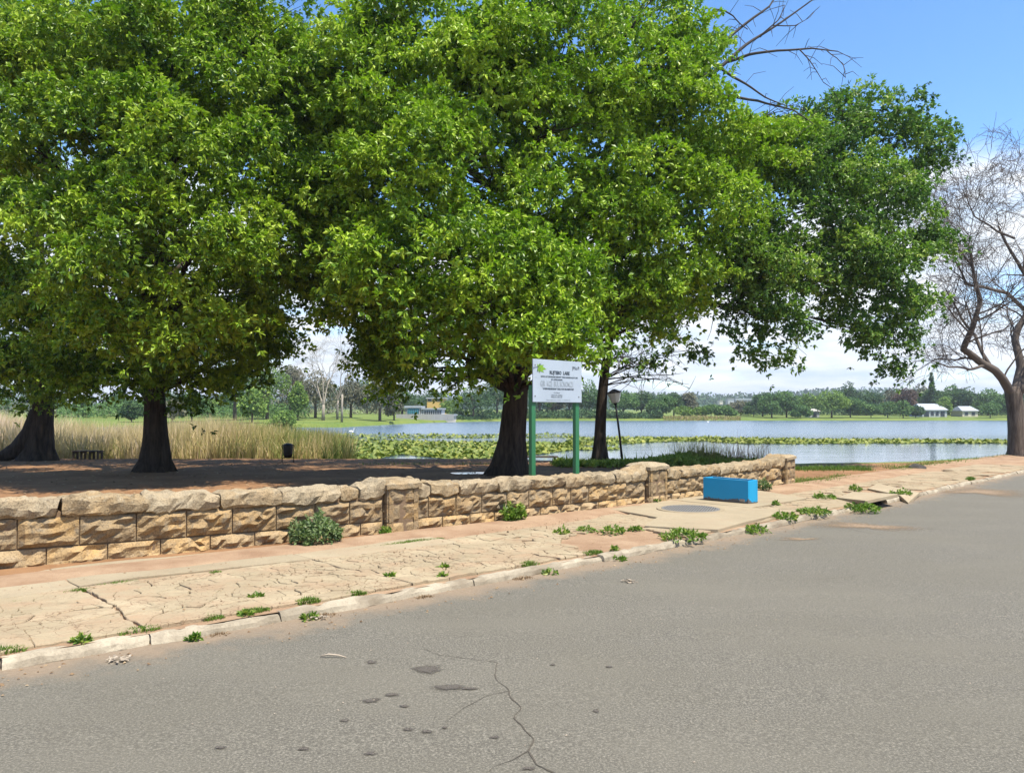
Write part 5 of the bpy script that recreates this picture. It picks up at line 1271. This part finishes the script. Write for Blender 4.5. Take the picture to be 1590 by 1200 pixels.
# ------------------------------------------------------------------ far banks
def gfar(px, Y): 
    X = (px-795)/F*Y/1.0; return Vector((X, Y, float(ground_z(X, Y))))
def far_tree(name, label, px, wpx, ytop, Y, mat, style='round', nleaf=1300, lsz=None, group=None, trunk=.16, bark_='bark_bare'):
    c = gfar(px, Y); k = Y/F; H_ = V(px, ytop, Y).z - c.z; Wd = wpx*k/2
    root = tag(empty(name, c), label, 'tree', group)
    cb = H_*trunk; b = MB()
    b.tube([(0,0,-.4), (0,0,H_*.3), (Wd*.08,0,H_*.62)], [.035*H_, .026*H_, .012*H_], 7)
    for i in range(5):
        a = random.uniform(0, 6.28); b.tube([(0,0,H_*.25), (math.cos(a)*Wd*.3, math.sin(a)*Wd*.3, H_*.5), (math.cos(a)*Wd*.6, math.sin(a)*Wd*.6, H_*.68)], [.016*H_,.011*H_,.005*H_], 5)
    b.build('trunk', M[bark_], root, True)
    lobes = []
    if style == 'cypress':
        for i in range(7): f_ = i/6; lobes.append((Vector((0,0,cb+(H_-cb)*(.08+.86*f_))), Wd*(1-.75*f_), H_*.10, 1.))
    else:
        nl = 9
        for i in range(nl):
            a = i*2.4+random.uniform(-.4,.4); f_ = random.uniform(.0, 1.); rr = Wd*.62*math.sqrt(1-(f_-.35)**2*1.4) if abs(f_-.35) < .8 else Wd*.2
            lobes.append((Vector((math.cos(a)*rr, math.sin(a)*rr, cb+(H_-cb)*(.22+.56*f_))), Wd*random.uniform(.34,.5), (H_-cb)*random.uniform(.17,.25), 1.))
        lobes.append((Vector((0,0,cb+(H_-cb)*.82)), Wd*.42, (H_-cb)*.18, 1.)); lobes.append((Vector((0,0,cb+(H_-cb)*.5)), Wd*.7, (H_-cb)*.3, 1.))
    area = sum(l[1]*l[2] for l in lobes); P_ = []; A_ = []; T_ = []
    for cc, rh, rv, w in lobes:
        n = max(10, int(nleaf*rh*rv/area)); d = unit(RNG.normal(size=(n,3))); r = RNG.uniform(.35,1.05,(n,1))**.6; P_.append(np.array(cc)+d*r*np.array([rh,rh,rv])); A_.append(d); T_.append(np.full(n, .5+random.gauss(0,.14))+.1*RNG.normal(size=n))
    lsz = lsz or max(.55, .0026*Y)
    v, q, av = leaves(np.concatenate(P_), np.concatenate(A_), 2, lsz, lsz*.62, np.concatenate(T_), .5, .1, 1.2)
    np_mesh('crown', v, q, M[mat], root, {'v': av})
    return root
FT = [ # px, width, top y, distance, foliage, label
 (735,66,600,217,'far_dark','dark bushy tree overhanging the water right of the far pavilion'),
 (700,34,622,222,'far_light','light green small tree between the pavilion and the dark bushy tree'),
 (772,50,588,232,'far_dark','dark far tree hidden mostly by the central trunk'),
 (838,44,588,243,'far_green','mid green far tree seen between the sign posts, nearer the first post'),
 (862,30,612,250,'far_grey','pale olive far tree seen between the sign posts'),
 (884,40,592,244,'far_dark','dark far tree seen between the sign posts, nearer the second post'),
 (915,44,590,246,'far_green','green far tree just left of the slim lakeside trunk'),
 (968,44,608,242,'far_green','sunny green far tree just right of the lamp post'),
 (996,42,607,250,'far_dark','dark dense far tree, second right of the lamp post'),
 (1026,44,612,243,'far_green','broad green far tree, third right of the lamp post'),
 (1046,34,610,262,'far_dark','tall dark far tree closing the wood before the airy tree'),
 (1070,24,609,262,'far_grey','thin airy far tree standing in front of the distant ridge'),
 (1062,30,631,244,'far_light','low light green shrub left of the long rounded shrub'),
 (1086,18,632,246,'far_light','small yellow green shrub touching the long rounded shrub'),
 (1104,30,629,247,'far_green','long rounded shrub above the dry far reeds, its left half'),
 (1126,34,630,247,'far_green','long rounded shrub above the dry far reeds, its right half'),
 (1150,34,623,275,'far_grey','grey green tree below the white building on the ridge'),
 (1170,30,624,262,'far_dark','dark low tree left of the open lawn trees'),
 (1184,34,610,262,'far_dark','round dark tree behind the first lawn tree'),
 (1198,40,610,247,'far_green','first lawn tree on the far bank with a bare lower trunk'),
 (1221,42,607,250,'far_green','tallest lawn tree on the far bank, second with a bare trunk'),
 (1243,32,629,244,'far_green','small drooping lawn tree by the far water edge'),
 (1256,36,611,262,'far_light','pale tree behind the little hut'),
 (1291,48,605,247,'far_light','broad light green tree right of the little hut'),
 (1318,30,592,285,'far_dark','dark tree standing higher than its neighbours behind the hanging leaves'),
 (1320,42,617,250,'far_green','rounded green tree right of the broad light one'),
 (1345,50,607,280,'far_dark','dark wide tree behind the row of small round trees'),
 (1352,31,628,246,'far_green','first small round tree in the row along the far lawn'),
 (1378,30,624,247,'far_green','second small round tree in the row along the far lawn'),
 (1402,26,622,245,'far_green','third small round tree in the row, darker and taller'),
 (1421,24,631,248,'far_dark','last small round tree in the row, beside the white roofed house'),
 (1407,34,603,270,'far_red','reddish brown tree left of the white roofed house'),
 (1384,30,607,290,'far_grey','pale olive tree left of the reddish brown tree'),
 (1431,30,595,300,'far_grey','hazy pale tree left of the tall cypress'),
 (1447,38,604,272,'far_dark','dark tree at the foot of the tall cypress'),
 (1466,18,616,262,'far_light','small bright tree right behind the white roofed house'),
 (1478,42,598,285,'far_green','broad tree right of the tall cypress'),
 (1503,40,601,280,'far_dark','dark tree above the small white house'),
 (1534,50,604,276,'far_green','wide tree right of the small white house'),
 (1537,28,624,246,'far_green','round tree on the far bank in front of the small white house'),
 (1566,36,612,255,'far_green','far tree just left of the leafless trunk'),
 (1604,46,600,262,'far_dark','far tree behind and right of the leafless trunk')]
for px, w_, yt, Y, mt, lb in FT: far_tree('far_tree', lb, px, w_*1.12, yt, Y, mt, nleaf=1500 if w_ > 30 else 900)
far_tree('cypress_tree', 'tall narrow dark cypress rising over the white roofed house', 1447, 11, 581, 268, 'far_dark', 'cypress', 900, .8, None, .02)
LT = [(365,60,555,150,'far_green','green tree on the left lawn seen right of the left trunk'),(415,66,562,158,'far_light','sunny green tree behind the reeds left of the grey trees'),
 (452,44,566,168,'far_grey','olive grey tree left of the twisted bare tree'),(490,58,575,165,'far_grey','grey sparse tree behind the twisted bare tree'),(545,46,580,170,'far_grey','dusty tree right of the twisted bare tree'),
 (462,26,592,150,'far_light','little yellow green tree under the olive grey tree'),(590,56,578,160,'far_grey','dull olive tree left of the pale bush by the pavilion'),(612,26,611,172,'far_grey','pale rounded tree in front of the pavilion fence'),
 (128,24,616,170,'far_light','little sunny tree seen between the two left trunks'),(183,34,606,180,'far_green','green tree on the lawn just left of the second trunk'),(322,28,620,172,'far_light','pale small tree right of the second trunk'),
 (345,34,612,190,'far_dark','dark tree on the lawn far behind the reeds'),(250,60,600,200,'far_dark','far dark tree behind the second trunk'),(298,44,608,142,'far_green','bushy green tree just right of the second big trunk beyond the reeds'),(392,40,602,136,'far_light','fresh green tree beyond the reeds above the litter bin'),(268,34,622,138,'far_grey','small dusty tree half hidden by the second big trunk'),(205,30,624,140,'far_dark','small dark tree just left of the second big trunk'),(60,80,590,200,'far_dark','far dark tree behind the first trunk'),(-20,70,600,190,'far_green','far green tree beyond the left edge reeds'),
 (662,60,606,255,'far_dark','dark tree behind the yellow house'),(625,50,600,240,'far_dark','dark tree behind the pavilion roof'),(395,60,585,230,'far_dark','dark backing tree behind the sunny green tree'),(570,60,588,235,'far_dark','dark backing tree far behind the pale pole'),(510,60,596,240,'far_dark','dark backing tree behind the grey trees')]
for px, w_, yt, Y, mt, lb in LT: far_tree('park_tree', lb, px, w_*1.1, yt, Y, mt, nleaf=1500, lsz=.5)
far_tree('round_shrub', 'bright low shrub rising just behind the reeds near the bin', 436, 52, 634, 118, 'far_light', 'round', 1400, .35, None, .02)['category'] = 'shrub'
# twisted bare trees and the pale pole-like dead trunk
def dead(px, ybase, ytop, Y, label, bark_, r, depth, spread=.5, pole=False):
    c = gfar(px, Y); H_ = V(px, ytop, Y).z-c.z; root = tag(empty('dead_tree', c), label, 'tree'); b = MB()
    if pole: b.tube([(0,0,-.3),(0,0,H_*.5),(.05,0,H_)], [r*1.2,r,r*.85], 8); b.build('trunk', M[bark_], root, True); return
    q = jit([Vector((0,0,-.3)), Vector((0,0,H_*.12)), Vector((.1,0,H_*.22))], .1); b.tube(q, [r*1.3,r,r*.8], 8)
    for _ in range(4): grow(b, q[-1], Vector((random.uniform(-.7,.7), random.uniform(-.5,.5), 1)).normalized(), H_*.30, r*.55, depth)
    b.build('trunk', M[bark_], root, True)
dead(502, 657, 545, 150, 'twisted grey leafless tree rising above the reed bed', 'bark_pale', .30, 5)
dead(524, 657, 520, 156, 'taller crooked leafless tree beside the twisted grey one', 'bark_pale', .22, 5)
dead(531, 660, 612, 140, 'pale straight dead trunk like a pole behind the reeds', 'bark_pale', .20, 0, pole=True)

def house(name, label, px0, px1, ytop, ybase_ignored, Y, depth, wallm, roofm, eave, wins, gable=True, turn=0., flat=False):
    a = gfar(px0, Y); b0 = gfar(px1, Y); c = (a+b0)/2; Wd = (px1-px0)*Y/F; H_ = V((px0+px1)/2, ytop, Y).z-c.z; he = H_*eave
    r = tag(empty(name, c), label, 'building'); b = MB(); b.box((0, depth/2, he/2-.5), (Wd, depth, he+1)); b.build('wall', M[wallm], r)
    b = MB(); o_ = .35
    if flat: b.box((0, depth/2, he+(H_-he)/2), (Wd+.6, depth+.6, H_-he)); b.build('roof', M[roofm], r)
    else:
        x = Wd/2+o_; y0, y1 = -o_, depth+o_; vs = [(-x,y0,he),(x,y0,he),(x,y1,he),(-x,y1,he),(-x+.8,depth/2,H_),(x-.8,depth/2,H_)]
        vs += [(v[0],v[1],v[2]+.12) for v in vs]; b.add(vs, [(6,7,11,10),(7,8,11),(8,9,10,11),(9,6,10),(0,3,2,1),(0,1,7,6),(1,2,8,7),(2,3,9,8),(3,0,6,9)]); b.build('roof', M[roofm], r)
    for (x0, x1, z0, z1, mt) in wins:
        b = MB(); b.box((Wd*((x0+x1)/2-.5), -.03, he*(z0+z1)/2), (Wd*(x1-x0)+.16, .08, he*(z1-z0)+.16)); f = b.build('window', M['white_wall'], r)
        b = MB(); b.box((Wd*((x0+x1)/2-.5), -.09, he*(z0+z1)/2), (Wd*(x1-x0), .05, he*(z1-z0))); b.build('pane', M[mt], f)
    return r
house('lake_house', 'white house with a pale sheet roof on the far bank under the cypress', 1432, 1470, 627, 643, 258, 9, 'white_wall', 'white_roof', .52, [(.06,.26,.05,.8,'dark_glass'),(.34,.46,.25,.8,'dark_glass'),(.54,.66,.25,.8,'dark_glass'),(.74,.9,.1,.8,'dark_glass')])
house('small_house', 'small white house with a pale roof at the far right', 1494, 1518, 631, 641, 262, 7, 'cream_wall', 'white_roof', .55, [(.15,.35,.3,.8,'dark_glass'),(.6,.8,.3,.8,'dark_glass')])
house('little_hut', 'tiny white hut between trees on the far bank', 1257, 1272, 635, 646, 254, 4, 'white_wall', 'grey_wall', .7, [(.3,.7,.1,.7,'dark_glass')])
house('pavilion', 'white lakeside pavilion with a big teal window behind a grey wall', 630, 652, 630, 652, 196, 9, 'grey_wall', 'white_roof', .84, [(.14,.95,.42,.94,'teal_glass')], flat=True)
house('club_building', 'long white block with a row of small dark windows joined to the pavilion', 652.5, 686, 633.5, 655, 197, 9, 'white_wall', 'white_roof', .88, [(.2+.1*i,.26+.1*i,.5,.86,'dark_glass') for i in range(8)], flat=True)
house('low_annexe', 'low cream annexe at the right end of the white block by the water', 687, 706, 643, 657, 199, 7, 'cream_wall', 'white_roof', .84, [(.15,.85,.55,.85,'dark_glass')], flat=True)
house('ochre_house', 'ochre and pink house with a pale roof showing above the pavilion', 663, 690, 617, 650, 238, 8, 'yellow_wall', 'white_roof', .93, [(.05,.25,.86,.97,'dark_glass'),(.6,.85,.86,.97,'dark_glass')], flat=True)
# precast wall and railings before the pavilion
c = gfar(655, 190); fw = tag(empty('boundary_wall', c), 'grey precast boundary wall with railings in front of the pavilion', 'wall'); k = 190/F
for i in range(9):
    b = MB(); b.box(((-40+10*i+5)*k, 0, .6), (9.7*k, .12, 1.5)); b.build('wall_panel', M['grey_wall'], fw)
for i in range(14):
    b = MB(); b.box(((-38+3.0*i)*k, .05, 1.9), (.12, .12, 1.2)); b.build('railing_post', M['black_metal'], fw)
# dry reeds and dark scrub on the far bank
n = 2600; px = RNG.uniform(1030, 1150, n); u_ = (px-795)/F; Y = far_shore(u_)+RNG.uniform(.5, 9, n); X = u_*Y
tag(blade_obj('far_reeds', np.stack([X, Y, ground_z(X, Y)-.1], 1), RNG.uniform(.4,1.0,n)+.7*np.clip(vnoise(np.stack([X*.25,Y*.2,X*0],-1)),0,1), RNG.uniform(.12,.25,n), np.abs(RNG.normal(size=n))*.3, .42+.16*RNG.normal(size=n), M['reed']), kind='stuff')
def scrub(name, pa, pb, d0, d1, h, n, mat, lsz):
    px = RNG.uniform(pa, pb, n); u_ = (px-795)/F; Y = far_shore(u_)+RNG.uniform(d0, d1, n); X = u_*Y
    hz = h*(.6+.6*vnoise(np.stack([X*.12, Y*.05, X*0], -1)))*RNG.random(n)**.8
    v, q, av = leaves(np.stack([X, Y, ground_z(X, Y)+hz], 1), unit(RNG.normal(size=(n,3))+np.array([0,-.5,.5])), 2, lsz, lsz*.6, .5+.15*RNG.normal(size=n), .5, .1, 1.2)
    tag(np_mesh(name, v, q, mat, None, {'v': av}), kind='stuff')
scrub('far_scrub', 700, 1030, 4, 22, 3.2, 5000, M['far_dark'], .75)
scrub('far_scrub', 1150, 1660, 40, 60, 4.5, 6000, M['far_dark'], .8)
scrub('bank_scrub', 90, 480, 34, 58, 4.5, 4500, M['far_green'], .55)
scrub('far_scrub', -150, 700, 70, 100, 5, 5000, M['far_grey'], .7)
# distant ridge with its wood and white building
n = 60; vs = []; xs = np.linspace(-900, 1500, n)
for x in xs:
    h = 21+5*math.sin(x*.004)+5*math.sin(x*.013+1); vs += [(x, 880, -2), (x, 990, h*.55), (x, 1150, h), (x, 1500, h*.7)]
b = MB(); b.add(vs, [(i*4+j, (i+1)*4+j, (i+1)*4+j+1, i*4+j+1) for i in range(n-1) for j in range(3)]); b.build('ridge', M['far_dark'], None, True)['kind'] = 'structure'
n = 14000; X = RNG.uniform(-500, 1000, n); Y = RNG.uniform(900, 1160, n); h = 21+5*np.sin(X*.004)+5*np.sin(X*.013+1); zg = np.interp(Y, [880,990,1150], [0,.55,1])*h-1
hz = (7+5*vnoise(np.stack([X*.05, Y*.05, X*0], -1)))*RNG.random(n)**.6
v, q, av = leaves(np.stack([X, Y, zg+hz], 1), unit(RNG.normal(size=(n,3))+np.array([0,-.5,.5])), 2, 5., 3.2, .45+.15*RNG.normal(size=n), .5, .1, 1.2)
tag(np_mesh('ridge_wood', v, q, M['far_dark'], None, {'v': av}), kind='stuff')
Yr = 890; c = V(1156, 625, Yr); k = Yr/F; hb = tag(empty('ridge_building', c), 'long white colonnaded building on the distant ridge', 'building')
b = MB(); b.box((0,6,5.5*k-.3), (29*k, 14, 2.2*k)); b.build('roof', M['white_roof'], hb)
for i in range(7):
    b = MB(); b.box((-13*k+26*k*i/6, 0, 1.2*k), (1.2*k, 1.2*k, 7*k)); b.build('column', M['white_wall'], hb)
b = MB(); b.box((0,8,1*k), (26*k, 8, 7*k)); b.build('wall', M['grey_wall'], hb)
c = V(1133, 624, Yr); h2_ = tag(empty('white_block', c), 'small white block beside the colonnaded building on the ridge', 'building'); b = MB(); b.box((0,0,0), (9*k,10,9*k)); b.build('wall', M['white_wall'], h2_); b = MB(); b.box((0,0,4.8*k), (9.6*k,11,.8*k)); b.build('roof', M['grey_wall'], h2_)
c = V(1118, 625, Yr); h2_ = tag(empty('white_block', c), 'tiny white block furthest left of the ridge buildings', 'building'); b = MB(); b.box((0,0,0), (5*k,10,6*k)); b.build('wall', M['cream_wall'], h2_); b = MB(); b.box((0,0,3.3*k), (5.4*k,11,.7*k)); b.build('roof', M['grey_wall'], h2_)
# the air: thin even haze that pales the far bank
b = MB(); b.box((0, 1780, 43), (11600, 3720, 106)); hz_ = b.build('haze', [])
m = bpy.data.materials.new('haze_air'); m.use_nodes = True; m.node_tree.nodes.remove(m.node_tree.nodes['Principled BSDF'])
pv = m.node_tree.nodes.new('ShaderNodeVolumePrincipled'); pv.inputs['Density'].default_value = .00026; pv.inputs['Color'].default_value = (.86,.92,1,1); pv.inputs['Anisotropy'].default_value = .3
m.node_tree.links.new(pv.outputs[0], m.node_tree.nodes['Material Output'].inputs['Volume']); hz_.data.materials.append(m); tag(hz_, kind='stuff')
bpy.context.view_layer.update()
tris = sum(len(p.vertices)-2 for o in COL.objects if o.type == 'MESH' for p in ()) 
print('objects', len(COL.objects), 'faces', sum(len(o.data.polygons) for o in COL.objects if o.type == 'MESH'))
